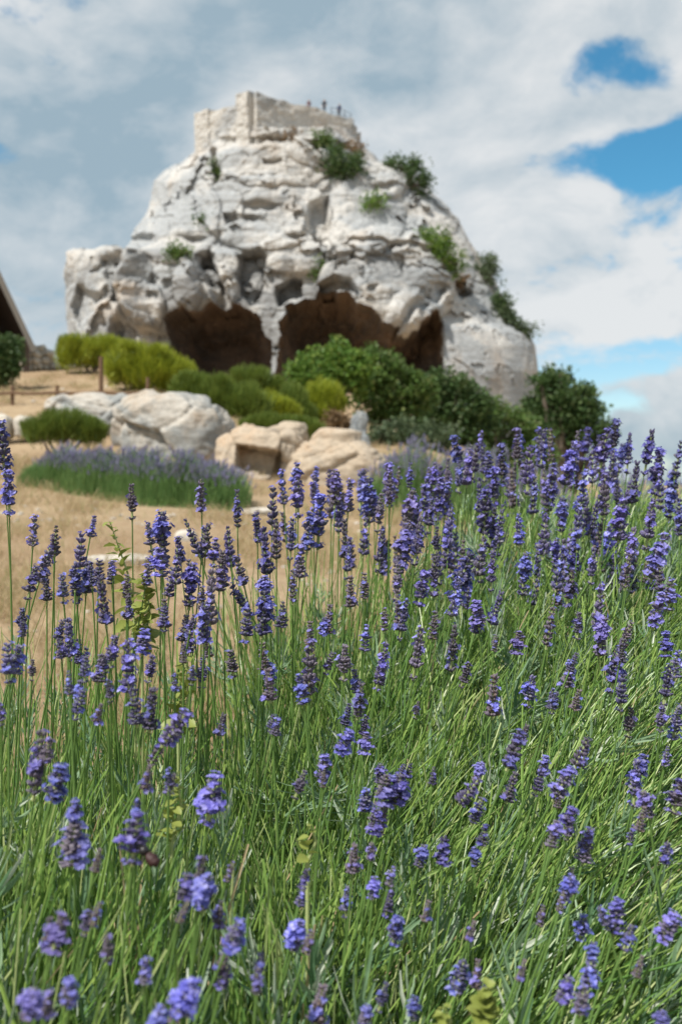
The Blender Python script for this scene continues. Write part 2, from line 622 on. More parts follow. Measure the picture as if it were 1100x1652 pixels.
def depth_features(px, py, z, w):
    """Metres pushed back (+) or forward (-) of the smooth body, modelled feature by feature. w: warp noise pair."""
    x = px + w[0] * 7
    y = py + w[1] * 6
    d = np.zeros(px.shape)

    def bulge(cx, cy, rx, ry, amp, p=.5, under=None):
        p = p * .62
        amp = amp * (.42 if cy < 400 else .8)
        r2 = ((x - cx) / rx) ** 2 + ((y - cy) / ry) ** 2
        b = np.clip(1 - r2, 0, 1) ** p * amp
        if under:
            b = b * (1 - sst(cy + ry * under, cy + ry * under + 5, y))
        return -b

    def cut(poly, depth, soft=4):
        return depth * sst(-soft * .5, soft * .5, poly_sd(x, y, poly))

    def ledge(x0, x1, yy, depth, h=5, soft=14, slope=0.0):
        yl = yy + (x - x0) * slope
        return depth * sst(yl - 1, yl + 1, y) * (1 - sst(yl + h, yl + h + 12, y)) * sst(x0 - soft, x0 + soft, x) * (1 - sst(x1 - soft, x1 + soft, x))

    # broad storeys of rock: lower terrace stands forward of the dome above
    d += 1.5 * (1 - sst(340, 420, y + 10 * np.sin(x / 37.0)))
    d += .5 * (1 - sst(276, 312, y + 6 * np.sin(x / 25.0))) * sst(320, 360, x)
    # dome blocks
    d += bulge(432, 345, 104, 62, 3.4, .5)
    d += bulge(285, 350, 72, 84, 2.6, .6)
    d += bulge(430, 262, 118, 42, 2.2, .5)
    d += bulge(520, 246, 58, 26, 1.6, .5)
    d += bulge(590, 350, 66, 72, 2.6, .55)
    d += bulge(632, 292, 28, 30, 2.2, .5)
    d += bulge(700, 350, 44, 40, 1.5, .6)
    d += bulge(655, 395, 70, 34, 1.6, .6)
    # the great overhanging belly right of the middle
    d += bulge(622, 462, 112, 90, 5.2, .5, .94)
    d += bulge(665, 520, 46, 40, 2.2, .5, .8)
    # the left buttress and its knuckles
    d -= 4.2 * sst(116, 121, x) * (1 - sst(196, 252, x + (y - 480) * .12)) * sst(412, 417, y)
    d += bulge(262, 470, 66, 72, 3.6, .5)
    d += cut([(140, 470), (176, 490), (170, 520), (146, 540), (130, 510)], 1.6, 8)
    d += bulge(240, 500, 34, 40, 1.8, .5)
    d += bulge(318, 465, 34, 42, 1.8, .5)
    d += bulge(195, 540, 60, 40, 1.8, .5)
    d += bulge(360, 470, 24, 44, 1.4, .5)
    d += bulge(470, 410, 60, 34, 1.8, .5)
    d += bulge(345, 425, 46, 30, 1.2, .5)
    # cut or weathered recesses
    d += cut([(386, 408), (418, 402), (426, 420), (424, 470), (404, 492), (386, 470)], 2.2)
    d += cut([(447, 462), (470, 446), (488, 448), (490, 474), (468, 482), (450, 490)], 3.0)
    d += cut([(512, 462), (540, 452), (566, 462), (580, 486), (556, 478), (520, 474)], 3.0)
    d += cut([(320, 412), (338, 408), (352, 450), (378, 496), (352, 500), (336, 460)], 2.4, 8)
    d += cut([(176, 432), (208, 424), (212, 446), (196, 478), (184, 462)], 1.0, 10)
    d += cut([(206, 500), (228, 520), (226, 570), (206, 570), (196, 530)], 1.2, 12)
    d += cut([(360, 350), (380, 346), (386, 360), (368, 366)], 1.4)
    d += cut([(365, 290), (388, 290), (388, 299), (366, 299)], 1.0)
    d += cut([(424, 258), (454, 256), (454, 263), (426, 264)], 1.0)
    d += cut([(500, 330), (528, 318), (532, 366), (512, 384), (492, 376)], 2.0, 10)
    d += cut([(640, 545), (668, 512), (700, 494), (716, 470), (690, 476), (655, 508)], 1.6, 14)
    d += cut([(732, 452), (748, 446), (760, 468), (744, 478)], 1.6, 6)
    d += cut([(345, 250), (352, 244), (356, 300), (346, 304)], 1.2)
    # bedding ledges, dark beneath
    d += ledge(362, 455, 222, 1.8, 4)
    d += ledge(500, 560, 232, 1.5, 6)
    d += ledge(205, 250, 382, 1.3, 6)
    d += ledge(300, 330, 384, 1.1, 5)
    d += ledge(400, 450, 330, 1.0, 4)
    d += ledge(390, 420, 352, .9, 5)
    d += ledge(460, 520, 380, 1.3, 6)
    d += ledge(520, 575, 421, 1.2, 5)
    d += ledge(540, 720, 396, .9, 5, 20, .06)
    d += ledge(600, 640, 300, 1.0, 6)
    d += ledge(690, 720, 463, 1.2, 6)
    # flat quarried wall on the right
    quarry = sst(706, 716, px) * sst(506, 530, py + (px - 712) * -.12)
    d = d * (1 - quarry) + quarry * (-1.6)
    return d, quarry


def build_cliff():
    ny, nx = 330, 470
    rows = np.concatenate([np.linspace(208, 620, 300), np.linspace(624, 730, 30)])
    L = np.interp(rows, LEFT[:, 0], LEFT[:, 1])
    Rr = np.interp(rows, RIGHT[:, 0], RIGHT[:, 1])
    # columns a little denser towards the two edges so that the sides turn smoothly
    u = np.linspace(-1, 1, nx)
    u = np.sign(u) * (1 - (1 - np.abs(u)) ** 1.25)
    PXg = (L + Rr)[:, None] / 2 + (Rr - L)[:, None] / 2 * u[None]
    PYg = np.repeat(rows[:, None], nx, 1)
    px, py = PXg.ravel(), PYg.ravel()
    uu = np.repeat(u[None], ny, 0).ravel()
    base = 96 + 11 * (1 - np.sqrt(np.clip(1 - np.abs(uu) ** 2.6, 0, 1))) + np.clip(600 - py, 0, 400) / 400 * 9.0
    k = (base + 1.5 * (1 - sst(330, 440, py)) + 0.5 * (1 - sst(270, 330, py)) - 1.0) / FPX
    x = (px - 550) * k
    z = EYE + (790 - py) * k
    p3 = np.stack([x, base * .6, z], 1)
    w = (fbm(p3 * .55, 4, 41), fbm(p3 * .55, 4, 91))
    d, quarry = depth_features(px, py, z, w)
    amp = 1 - .82 * quarry
    f1, f2, cv, tilt = voro(p3 * np.array((.10, .07, .115)) + .35 * np.stack([w[0], w[1], w[0]], 1), 5)
    g1, g2, gv, gtilt = voro(p3 * np.array((.40, .3, .50)) + .3 * np.stack([w[1], w[0], w[1]], 1), 15)
    rel = .7 * fbm(p3 * .10, 3, 2) + 1.7 * tilt + .35 * gtilt
    mask = sst(-.15, .3, fbm(p3 * .13, 3, 211))
    rel = rel + .4 * (cv - .5)
    rel = rel + (.16 * (gv - .5) - .06 * (1 - sst(0, .10, g2 - g1))) * mask
    rel = rel + .09 * fbm(p3 * 1.5, 4, 67) + .28 * fbm(p3 * np.array((.1, .1, .9)), 3, 88)
    pl = np.abs(fbm(p3 * np.array((.3, .25, .2)), 2, 301)) * 1.6
    rel = rel + np.floor(pl * 5) / 5 * .2
    holes = sst(.38, .6, fbm(p3 * np.array((.6, .5, .7)), 3, 131)) * sst(390, 430, py)
    edge = 1 - sst(.86, 1.0, np.abs(uu)) * .55
    dep0 = base + d
    relief = -rel * amp * edge + holes * .8 * amp
    # the two great caves, hollowed 9 m into the foot
    jag = fbm(p3 * 1.1, 3, 400)
    wx, wy = px + w[0] * 6, py + w[1] * 6 + jag * 11
    cave = 0
    for c in (CAVE1, CAVE2):
        sd = poly_sd(wx, wy, c)
        cave = np.maximum(cave, sst(-.3, .3, sd) * .5 + .5 * sst(0, 45, sd))
    dep = dep0 + relief * (1 - .65 * cave) + 10.5 * cave - cave * .6 * d
    # (a thin rib of rock is left standing between the two hollows)
    X = x + .22 * fbm(p3 * .4, 3, 55) * amp + .12 * fbm(p3 * 1.7, 3, 57) * amp
    Z = z + .20 * fbm(p3 * .4, 3, 65) * amp + .10 * fbm(p3 * 1.7, 3, 66) * amp
    Z = np.where(py > 620, z, Z)
    V = np.stack([X, dep, Z], 1).reshape(ny, nx, 3)
    # the far side of the crag, coarser
    nb = 40
    a = np.linspace(0, 1, nb + 2)[1:-1]
    kb = 118 / FPX
    back = np.zeros((ny, nb, 3))
    for r in range(ny):
        p0, p1 = V[r, -1], V[r, 0]
        bx = p0[0] + (p1[0] - p0[0]) * a
        by = p0[1] + (p1[1] - p0[1]) * a + 16 * np.sin(a * math.pi) ** .6
        back[r, :, 0], back[r, :, 1], back[r, :, 2] = bx, by, p0[2] + (p1[2] - p0[2]) * a
    bp = back.reshape(-1, 3)
    back[..., 1] += (1.8 * fbm(bp * .15, 4, 9)).reshape(ny, nb)
    A = np.concatenate([V, back], 1)
    nn = nx + nb
    v = A.reshape(-1, 3)
    i = np.arange(ny - 1)[:, None] * nn + np.arange(nn)[None]
    j = np.arange(ny - 1)[:, None] * nn + (np.arange(nn)[None] + 1) % nn
    f = np.stack([i, i + nn, j + nn, j], -1)
    # split: cave faces make parts of their own
    fc = f[:, :nx - 1]
    cg = cave.reshape(ny, nx)
    deep = np.maximum(np.maximum(cg[:-1, :-1], cg[1:, 1:]), np.maximum(cg[1:, :-1], cg[:-1, 1:])) > .2
    pxg = PXg[:-1, :-1]
    top_c = A[0].mean(0) + np.array((0, 0, .25))
    v2 = np.vstack([v, top_c])
    cap = np.stack([np.arange(nn), (np.arange(nn) + 1) % nn, np.full(nn, len(v))], 1)
    rock_q = np.concatenate([fc[~deep], f[:, nx - 1:].reshape(-1, 4)])

    def compact(quads, tris=None):
        used = np.unique(np.concatenate([quads.ravel()] + ([tris.ravel()] if tris is not None else [])))
        m = np.full(len(v2), -1)
        m[used] = np.arange(len(used))
        return v2[used], [m[quads]] + ([m[tris]] if tris is not None else [])
    vv, ff = compact(rock_q, cap)
    cl = thing('cliff', 'huge pale limestone crag with dark caves at its foot and a ruin on top', 'rock', data=mesh('cliff', vv, ff, [M_CLIFF], False))
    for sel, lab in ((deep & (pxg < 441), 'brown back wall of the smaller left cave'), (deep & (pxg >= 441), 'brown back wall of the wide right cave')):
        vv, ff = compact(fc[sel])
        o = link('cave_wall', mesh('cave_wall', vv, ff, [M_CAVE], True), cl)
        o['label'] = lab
    return cl, V, PXg, PYg


cliff, CV, CPX, CPY = build_cliff()


def on_cliff(px, py):
    """Where the crag's front surface lies at photo pixel (px, py)."""
    ax = CV[..., 0] / CV[..., 1] * FPX + 550
    az = 790 - (CV[..., 2] - EYE) / CV[..., 1] * FPX
    k = np.argmin((ax - px) ** 2 + (az - py) ** 2)
    return Vector(CV.reshape(-1, 3)[k])


# ------------------------------------------------------------------ castle ruin on the summit
def wall_run(a, b, tops, z0, thick, seed, mats, out):
    """A masonry wall from a to b (plan points) whose broken top follows `tops`; coursed relief on its faces."""
    a, b = np.array(a, float), np.array(b, float)
    ln = np.linalg.norm(b - a)
    nx_, nz_ = max(8, int(ln / .16)), 34
    t = np.linspace(0, 1, nx_)
    top = np.interp(t, np.linspace(0, 1, len(tops)), tops)
    top = top + .07 * np.round(1.4 * vnoise(np.stack([t * ln * .9, 0 * t + seed, 0 * t], 1), seed))
    nrm = np.array((b[1] - a[1], -(b[0] - a[0]))) / ln
    mb = MB()
    s = np.linspace(0, 1, nz_)
    T, Sg = np.meshgrid(t, s)
    zz = z0 + (top[None] - z0) * Sg
    course = np.floor(zz / .42)
    blk = np.floor(T * ln / .75 + (course % 2) * .5)
    jit = _h(blk.ravel().astype(int), course.ravel().astype(int), np.full(blk.size, seed), 3).reshape(blk.shape)
    worn = fbm(np.stack([T.ravel() * ln * .5, zz.ravel() * .5, 0 * T.ravel() + seed], 1), 4, seed).reshape(T.shape)
    relf = (jit - .5) * .15 + worn * .16
    faces = []
    for side in (1, -1):
        base = a[None, None] + (b - a)[None, None] * T[..., None] + nrm[None, None] * (thick / 2 * side + relf[..., None] * side)
        faces.append(np.concatenate([base, zz[..., None]], -1).reshape(-1, 3))
    v = np.vstack(faces)
    i = np.arange(nz_ - 1)[:, None] * nx_ + np.arange(nx_ - 1)[None]
    f = np.stack([i, i + 1, i + nx_ + 1, i + nx_], -1).reshape(-1, 4)
    o2 = nx_ * nz_
    fb = f[:, ::-1] + o2
    k = np.arange(nx_ - 1) + (nz_ - 1) * nx_
    ft = np.stack([k, k + 1, k + 1 + o2, k + o2], 1)
    r = np.arange(nz_ - 1) * nx_
    fl = np.stack([r, r + nx_, r + nx_ + o2, r + o2], 1)
    fr = np.stack([r + nx_ - 1, r + nx_ - 1 + o2, r + 2 * nx_ - 1 + o2, r + 2 * nx_ - 1], 1)
    return mesh('wall', v, np.concatenate([f, fb, ft, fl, fr]), mats, False)


def pt(px, py, d):
    v = P(px, py, d)
    return (v.x, v.y), v.z


def build_castle():
    root = thing('castle_ruin', 'ruined pale stone castle wall with a sharp corner crowning the crag', 'castle', P(440, 225, 108))
    M = [M_WALL]
    org = root.location

    def place(me, name='wall', label=None):
        o = link(name, me, root)
        o.location = -org
        if label:
            o['label'] = label
        return o
    cor, zc = pt(409, 149, 106.8)
    lf, zl = pt(327, 186, 112)
    rt, zr = pt(562, 188, 114)
    en, ze = pt(574, 214, 121)
    zb = P(409, 244, 106.8).z
    place(wall_run(lf, cor, [zl, zl - .1, zl - .25, zl - .4, zl - .45, zl - .55, zc - .6, zc], zb - .5, 1.3, 3, M, 1), label='sunlit left wall of the ruin')
    place(wall_run(cor, rt, [zc, zc - .25, zc - .35, zc - .35, zc - .2, zc - .1, zr - .6, zr - .5, zr - .6], zb - .5, 1.3, 8, M, 1), label='longer right wall of the ruin, stepping down')
    place(wall_run(rt, en, [zr - .2, zr - .6, ze], zb - .5, 1.1, 12, M, 1), label='low broken end wall')
    # buttresses on the left wall and the corner quoin
    for t, wd, hz in ((.09, 2.2, zl + .05), (.885, 1.7, zc - .02)):
        cx = lf[0] + (cor[0] - lf[0]) * t
        cy = lf[1] + (cor[1] - lf[1]) * t
        a = np.array((cor[0] - lf[0], cor[1] - lf[1]))
        a /= np.linalg.norm(a)
        nrm = np.array((a[1], -a[0]))
        p0 = np.array((cx, cy)) - a * wd / 2 + nrm * .45
        p1 = np.array((cx, cy)) + a * wd / 2 + nrm * .45
        place(wall_run(p0, p1, [hz, hz], zb - .5, .7, int(20 + t * 50), M, 1), 'buttress')
    # floor of fill behind the wall, where the visitors stand
    mb = MB()
    zf = zc - 1.5
    q = [(lf[0] + .5, lf[1] + .5, zf - 1), (cor[0], cor[1] + 1, zf), (rt[0] - .3, rt[1] + .3, zr - 1.0), (en[0] - .5, en[1], zr - 1.4), (lf[0] + 6, lf[1] + 8, zf - 1)]
    lo = [(x, y, zb - 1) for x, y, z in q]
    mb.add(q + lo, [(0, 1, 6, 5), (1, 2, 7, 6), (2, 3, 8, 7), (3, 4, 9, 8), (4, 0, 5, 9)])
    mb.add(q, [(0, 1, 2), (0, 2, 3), (0, 3, 4)])
    place(mb.mesh('floor', M), 'terrace')
    return rt, zr, cor, zc


RT, ZR, COR, ZC = build_castle()


# ------------------------------------------------------------------ people on the terrace
def person_mesh(height, top, legs, lean=0.0, arm=0):
    """One continuous skinned figure, baked to a mesh; faces take skin, hair or clothing by height."""
    k = height / 1.75
    J = {'pel': (0, 0, .95), 'sp': (0, .01, 1.15), 'ch': (0, .0, 1.36), 'nk': (0, .0, 1.50), 'hd': (0, -.02, 1.60), 'tp': (0, -.01, 1.72),
         'hl': (.09, 0, .90), 'kl': (.10, -.02, .50), 'al': (.10, .03, .09), 'tl': (.11, -.12, .03),
         'hr': (-.09, 0, .90), 'kr': (-.11, -.04, .50), 'ar': (-.12, .0, .09), 'tr': (-.13, -.14, .03),
         'sl': (.19, 0, 1.42), 'el': (.26, .03, 1.14), 'wl': (.24, -.10 - .2 * arm, .92 + .22 * arm), 'fl': (.22, -.16 - .25 * arm, .86 + .26 * arm),
         'sr': (-.19, 0, 1.42), 'er': (-.27, .02, 1.14), 'wr': (-.25, -.08, .90), 'fr': (-.24, -.12, .82)}
    rad = dict(pel=.15, sp=.13, ch=.16, nk=.055, hd=.10, tp=.07, hl=.10, kl=.06, al=.042, tl=.035, hr=.10, kr=.06, ar=.042, tr=.035,
               sl=.065, el=.045, wl=.032, fl=.03, sr=.065, er=.045, wr=.032, fr=.03)
    ed = ['pel sp', 'sp ch', 'ch nk', 'nk hd', 'hd tp', 'pel hl', 'hl kl', 'kl al', 'al tl', 'pel hr', 'hr kr', 'kr ar', 'ar tr',
          'ch sl', 'sl el', 'el wl', 'wl fl', 'ch sr', 'sr er', 'er wr', 'wr fr']
    keys = list(J)
    me = bpy.data.meshes.new('body')
    me.from_pydata([(J[q][0] * k, (J[q][1] - lean * max(0, J[q][2] - .9)) * k, J[q][2] * k) for q in keys],
                   [tuple(keys.index(w) for w in e.split()) for e in ed], [])
    o = bpy.data.objects.new('tmp', me)
    S.collection.objects.link(o)
    sk = o.modifiers.new('s', 'SKIN')
    for i, q in enumerate(keys):
        me.skin_vertices[0].data[i].radius = (rad[q] * k, rad[q] * k * (.75 if q in ('pel', 'sp', 'ch') else 1))
    me.skin_vertices[0].data[0].use_root = True
    ss = o.modifiers.new('d', 'SUBSURF')
    ss.levels = ss.render_levels = 1
    dg = bpy.context.evaluated_depsgraph_get()
    r = bpy.data.meshes.new_from_object(o.evaluated_get(dg))
    bpy.data.objects.remove(o)
    for m in (M_SKIN, top, legs, M_HAIR):
        r.materials.append(m)
    for p in r.polygons:
        z = p.center.z / k
        x = abs(p.center.x) / k
        if z > 1.66 or (z > 1.57 and p.center.y > .02):
            p.material_index = 3
        elif z > 1.49 or (x > .2 and z < 1.12):
            p.material_index = 0
        elif z > .93:
            p.material_index = 1
        elif z > .08:
            p.material_index = 2
        else:
            p.material_index = 3
        p.use_smooth = True
    return r


def add_person(px, py_feet, d, h, top, legs, lab, rz, lean=0., arm=0):
    loc = P(px, py_feet, d)
    o = thing('person', lab, 'person', loc, 'visitors on the castle terrace', person_mesh(h, top, legs, lean, arm))
    o.rotation_euler.z = rz
    return o


add_person(523, 186, 112.6, 1.82, M_CLOTH_DARK, M_CLOTH_DARK, 'person in dark clothes standing upright behind the castle wall top', R(-20))
add_person(498, 184, 111.9, 1.62, M_CLOTH_RED, M_CLOTH_BLUE, 'person in faded reddish top left of the dark figure on the castle wall', R(25), .12)
add_person(547, 191, 113.6, 1.60, M_CLOTH_BLUE, M_CLOTH_DARK, 'person in blue leaning on the railing at the right end of the castle', R(10), .3, 1)


def build_railing():
    root = thing('railing', 'thin dark metal railing along the right end of the castle wall', 'railing', P(550, 190, 113.4))
    pts = [P(534, 188, 113.2), P(545, 190, 113.5), P(556, 193, 113.9), P(566, 197, 115.5)]
    for p in pts:
        link('post', MB().tube([p + Vector((0, 0, -.4)), p + Vector((0, 0, 1.0))], .035, 6).mesh('post', [M_IRON]), root).location = -root.location
    for h in (.5, .98):
        link('rail', MB().tube([p + Vector((0, 0, h)) for p in pts], .03, 6).mesh('rail', [M_IRON]), root).location = -root.location


build_railing()


# ------------------------------------------------------------------ vegetation builders
def leaf_cloud(cent, norm, size, aspect=.45, droop=0.2, rg=rng):
    """Diamond leaves, slightly folded, at the given places. Returns verts, tris."""
    n = len(cent)
    d = norm + rg.normal(0, .75, (n, 3))
    d /= np.linalg.norm(d, axis=1)[:, None] + 1e-9
    r = rg.normal(0, 1, (n, 3))
    s = np.cross(d, r)
    s /= np.linalg.norm(s, axis=1)[:, None] + 1e-9
    up = np.cross(s, d)
    L = (size * rg.uniform(.6, 1.35, n))[:, None]
    Wd = L * aspect
    b = cent
    tip = cent + d * L + up * (-droop) * L
    m = cent + d * L * .5
    a1 = m + s * Wd + up * Wd * .25
    a2 = m - s * Wd + up * Wd * .25
    v = np.stack([b, a1, tip, a2], 1).reshape(-1, 3)
    i = np.arange(n)[:, None] * 4
    f = np.concatenate([i + np.array([[0, 1, 2]]), i + np.array([[0, 2, 3]])])
    return v, f


def crown_points(lobes, n, clumps, spread, seed, hollow=.55):
    """Leaf places: clumps scattered over and through the lobes (centre, radii)."""
    rg = np.random.default_rng(seed)
    vol = np.array([l[1][0] * l[1][1] * l[1][2] for l in lobes]) ** .7
    pick = rg.choice(len(lobes), clumps, p=vol / vol.sum())
    c = np.array([l[0] for l in lobes], float)[pick]
    r = np.array([l[1] for l in lobes], float)[pick]
    dr = rg.normal(0, 1, (clumps, 3))
    dr /= np.linalg.norm(dr, axis=1)[:, None]
    rr = (hollow + (1 - hollow) * rg.random(clumps) ** .6)[:, None] * rg.uniform(.80, 1.24, (clumps, 1))
    cc = c + dr * r * rr
    k = rg.integers(0, clumps, n)
    sz = rg.uniform(.6, 1.3, clumps)[k][:, None]
    pos = cc[k] + np.clip(rg.normal(0, 1, (n, 3)), -1.9, 1.9) * spread * sz
    nrm = dr[k] + rg.normal(0, .5, (n, 3)) + np.array((0, 0, .3))
    return pos, nrm


def limbs(mb, lobes, base, seed, r0):
    rg = random.Random(seed)
    for c, r in lobes:
        for q in range(2):
            e = Vector(c) + Vector((rg.uniform(-.6, .6) * r[0], rg.uniform(-.6, .6) * r[1], rg.uniform(-.2, .5) * r[2]))
            b = Vector(base)
            m1 = b.lerp(e, .4) + Vector((rg.uniform(-.1, .1), rg.uniform(-.1, .1), .1)) * r[0]
            mb.tube([b, m1, b.lerp(e, .75) + Vector((rg.uniform(-.1, .1) * r[0], 0, 0)), e], [r0, r0 * .7, r0 * .45, r0 * .15], 5)


def satellites(lobes, rg):
    out = []
    for c, q in lobes:
        for k in range(3):
            a, e = rg.uniform(0, 6.283), rg.uniform(-.2, 1.3)
            f = rg.uniform(.82, 1.08)
            sz = rg.uniform(.22, .40)
            out.append(((c[0] + math.cos(a) * math.cos(e) * q[0] * f, c[1] + math.sin(a) * math.cos(e) * q[1] * f, c[2] + math.sin(e) * q[2] * f), (q[0] * sz, q[1] * sz, q[2] * sz * 1.1)))
    return out


def bush(name, label, cat, px, py_base, d, lobes_px, leaf, n, mt, group=None, on=None, clumps=None, spread=None, seed=1, sink=.1, trunk_r=None, aspect=.45):
    """A shrub or tree: lobes given as (px, py, rx, ry) seen in the photograph, turned into volumes at distance d."""
    k = d / FPX
    if on is None:
        bx = P(px, py_base, d)
        base = Vector((bx.x, d, gz1(bx.x, d) - .05))
    else:
        base = Vector(on)
    root = thing(name, label, cat, base, group)
    lobes = []
    rg = random.Random(seed)
    for (lx, ly, rx, ry) in lobes_px:
        c = P(lx, ly, d) - base
        dd = (rx + ry) * .5 * k * .9
        c.y += rg.uniform(-.4, .4) * dd
        lobes.append(((c.x, c.y, c.z), (rx * k, dd, ry * k)))
    lobes += satellites(lobes, rg)
    mean = np.mean([l[1][0] for l in lobes])
    clumps = clumps or max(24, n // 45)
    spread = spread or max(leaf * 1.1, mean * .14)
    pos, nrm = crown_points(lobes, n, clumps, spread, seed)
    v, f = leaf_cloud(pos, nrm, leaf, aspect, rg=np.random.default_rng(seed + 5))
    link('crown', mesh('crown', v, f, [mt]), root)
    mb = MB()
    limbs(mb, lobes, (0, 0, -sink), seed, trunk_r or mean * .09)
    link('trunk', mb.mesh('trunk', [M_BARK], True), root)
    return root


def ribbons(base, tip, bend, width, nseg=3, fold=.35, rg=rng, taper=.15):
    """Curved tapering folded blades from base to tip, bowed by `bend`. Vectorised."""
    n = len(base)
    t = np.linspace(0, 1, nseg + 1)
    c = base[:, None] * ((1 - t) ** 2)[None, :, None] + (2 * t * (1 - t))[None, :, None] * ((base + tip) / 2 + bend)[:, None] + tip[:, None] * (t ** 2)[None, :, None]
    d = tip - base
    s = np.cross(d, rg.normal(0, 1, (n, 3)))
    s /= np.linalg.norm(s, axis=1)[:, None] + 1e-9
    q = np.cross(s, d / (np.linalg.norm(d, axis=1)[:, None] + 1e-9))
    w = np.asarray(width).reshape(-1, 1) * (1 - (1 - taper) * t ** 1.5)[None]
    a = c + s[:, None] * w[..., None]
    b = c - s[:, None] * w[..., None]
    m = c + q[:, None] * (w * fold)[..., None]
    v = np.stack([a, m, b], 2)            # n, seg+1, 3, xyz
    v = v.reshape(-1, 3)
    i = (np.arange(n) * (nseg + 1) * 3)[:, None, None] + (np.arange(nseg) * 3)[None, :, None]
    f0 = np.stack([i, i + 1, i + 4, i + 3], -1)
    f1 = np.stack([i + 1, i + 2, i + 5, i + 4], -1)
    return v, np.concatenate([f0.reshape(-1, 4), f1.reshape(-1, 4)])


def broom(label, px, py_base, d, lobes_px, n, mt, seed, ln=.38, group='broom bushes on the slope', wd=.010):
    """Broom: domes of fine upright green shoots."""
    k = d / FPX
    bx = P(px, py_base, d)
    base = Vector((bx.x, d, gz1(bx.x, d) - .03))
    root = thing('broom_bush', label, 'bush', base, group)
    rg = np.random.default_rng(seed)
    B, T, D = [], [], []
    per = n // len(lobes_px)
    lobes = []
    for (lx, ly, rx, ry) in lobes_px:
        c = np.array(P(lx, ly, d) - base)
        c[1] += rg.uniform(-.3, .3) * rx * k
        r = np.array((rx * k, (rx + ry) * .5 * k, ry * k))
        lobes.append((tuple(c), tuple(r)))
    nl0 = len(lobes)
    lobes += satellites(lobes, random.Random(seed))
    per = n // nl0
    for li, (c, r) in enumerate(lobes):
        c, r = np.array(c), np.array(r)
        per = int(n / nl0 * (.85 if li < nl0 else .14))
        dr = rg.normal(0, 1, (per, 3))
        dr[:, 2] = np.abs(dr[:, 2]) * 1.1 - .55
        dr /= np.linalg.norm(dr, axis=1)[:, None]
        clump = fbm(dr * 3.1 + seed, 3, seed)[:, None]
        e = c + dr * r * (1.0 + .34 * clump + rg.normal(0, .05, (per, 1)))
        grow = dr * .7 + np.array((0, 0, .85)) + rg.normal(0, .28, (per, 3))
        grow /= np.linalg.norm(grow, axis=1)[:, None]
        L = ln * rg.uniform(.6, 1.3, (per, 1))
        B.append(e - grow * L * .72)
        T.append(e + grow * L * .28)
    B, T = np.vstack(B), np.vstack(T)
    v, f = ribbons(B, T, rg.normal(0, .03, B.shape), rg.uniform(.7, 1.3, len(B)) * wd, 2, .3, rg, .4)
    o = link('crown', mesh('crown', v, f, [mt]), root)
    mb = MB()
    limbs(mb, lobes[:nl0], (0, 0, -.05), seed, .035)
    link('trunk', mb.mesh('trunk', [M_BARK], True), root)
    return root


# ------------------------------------------------------------------ shrubs clinging to the crag
def crag_shrub(label, px, py, rx, ry, mt, n, seed, lobes=None, leaf=.26):
    p = on_cliff(px, py + ry * .55)
    d = p.y - .3
    lb = lobes or [(px, py, rx, ry), (px - rx * .45, py + ry * .3, rx * .6, ry * .55), (px + rx * .45, py + ry * .2, rx * .6, ry * .6)]
    bush('crag_shrub', label, 'shrub', px, py, d, lb, leaf, n, mt, 'shrubs clinging to the crag', on=p, seed=seed, spread=.42, trunk_r=.12)


crag_shrub('dark green bush high on the crag just below the right end of the castle wall', 553, 268, 34, 26, M_DARK, 2600, 11)
crag_shrub('dark bush on the right skyline of the crag beside a pale block', 660, 283, 26, 30, M_DARK, 2400, 12, [(650, 268, 24, 14), (664, 282, 22, 22), (678, 300, 14, 18), (630, 264, 10, 6)])
crag_shrub('small yellow green tuft alone on the bare upper right rock face', 603, 328, 16, 12, M_GREEN, 500, 13)
crag_shrub('bright green bush in a hollow halfway down the right shoulder', 713, 408, 28, 28, M_GREEN, 2200, 14, [(704, 396, 24, 20), (722, 414, 24, 22), (690, 384, 12, 10), (735, 428, 12, 14)])
crag_shrub('brown withered scrub right below the bright green shoulder bush', 740, 458, 14, 14, M_BROWNLEAF, 500, 15)
crag_shrub('grey green scrub on the right edge below the shoulder bush', 784, 440, 15, 25, M_GREYG, 1100, 16)
crag_shrub('dark scrub on the lower right skyline of the crag', 812, 492, 10, 28, M_DARK, 900, 17, [(806, 480, 8, 16), (815, 500, 9, 16)])
crag_shrub('long scrub trailing down the lowest right edge of the crag', 832, 520, 24, 20, M_GREYG, 1200, 18, [(812, 512, 14, 10), (828, 522, 14, 12), (844, 534, 12, 9)])
crag_shrub('brown tuft on the ledge under the middle of the castle wall', 470, 223, 11, 7, M_BROWNLEAF, 350, 19)
crag_shrub('olive tuft on the ledge under the right part of the castle wall', 521, 224, 13, 11, M_MID, 500, 20)
crag_shrub('brownish bush between the castle wall end and the high dark bush', 568, 240, 14, 10, M_BROWNLEAF, 450, 21)
crag_shrub('small olive tuft on the terrace above the left buttress', 287, 408, 17, 8, M_MID, 500, 22)
crag_shrub('thin yellow green growth in the crack above the right cave', 515, 436, 6, 16, M_MID, 300, 23)
crag_shrub('narrow olive growth in the upper left crack of the crag', 349, 272, 6, 17, M_MID, 300, 24)
crag_shrub('tiny dark tuft in the middle of the left rock face', 324, 356, 5, 6, M_DARK, 120, 25)

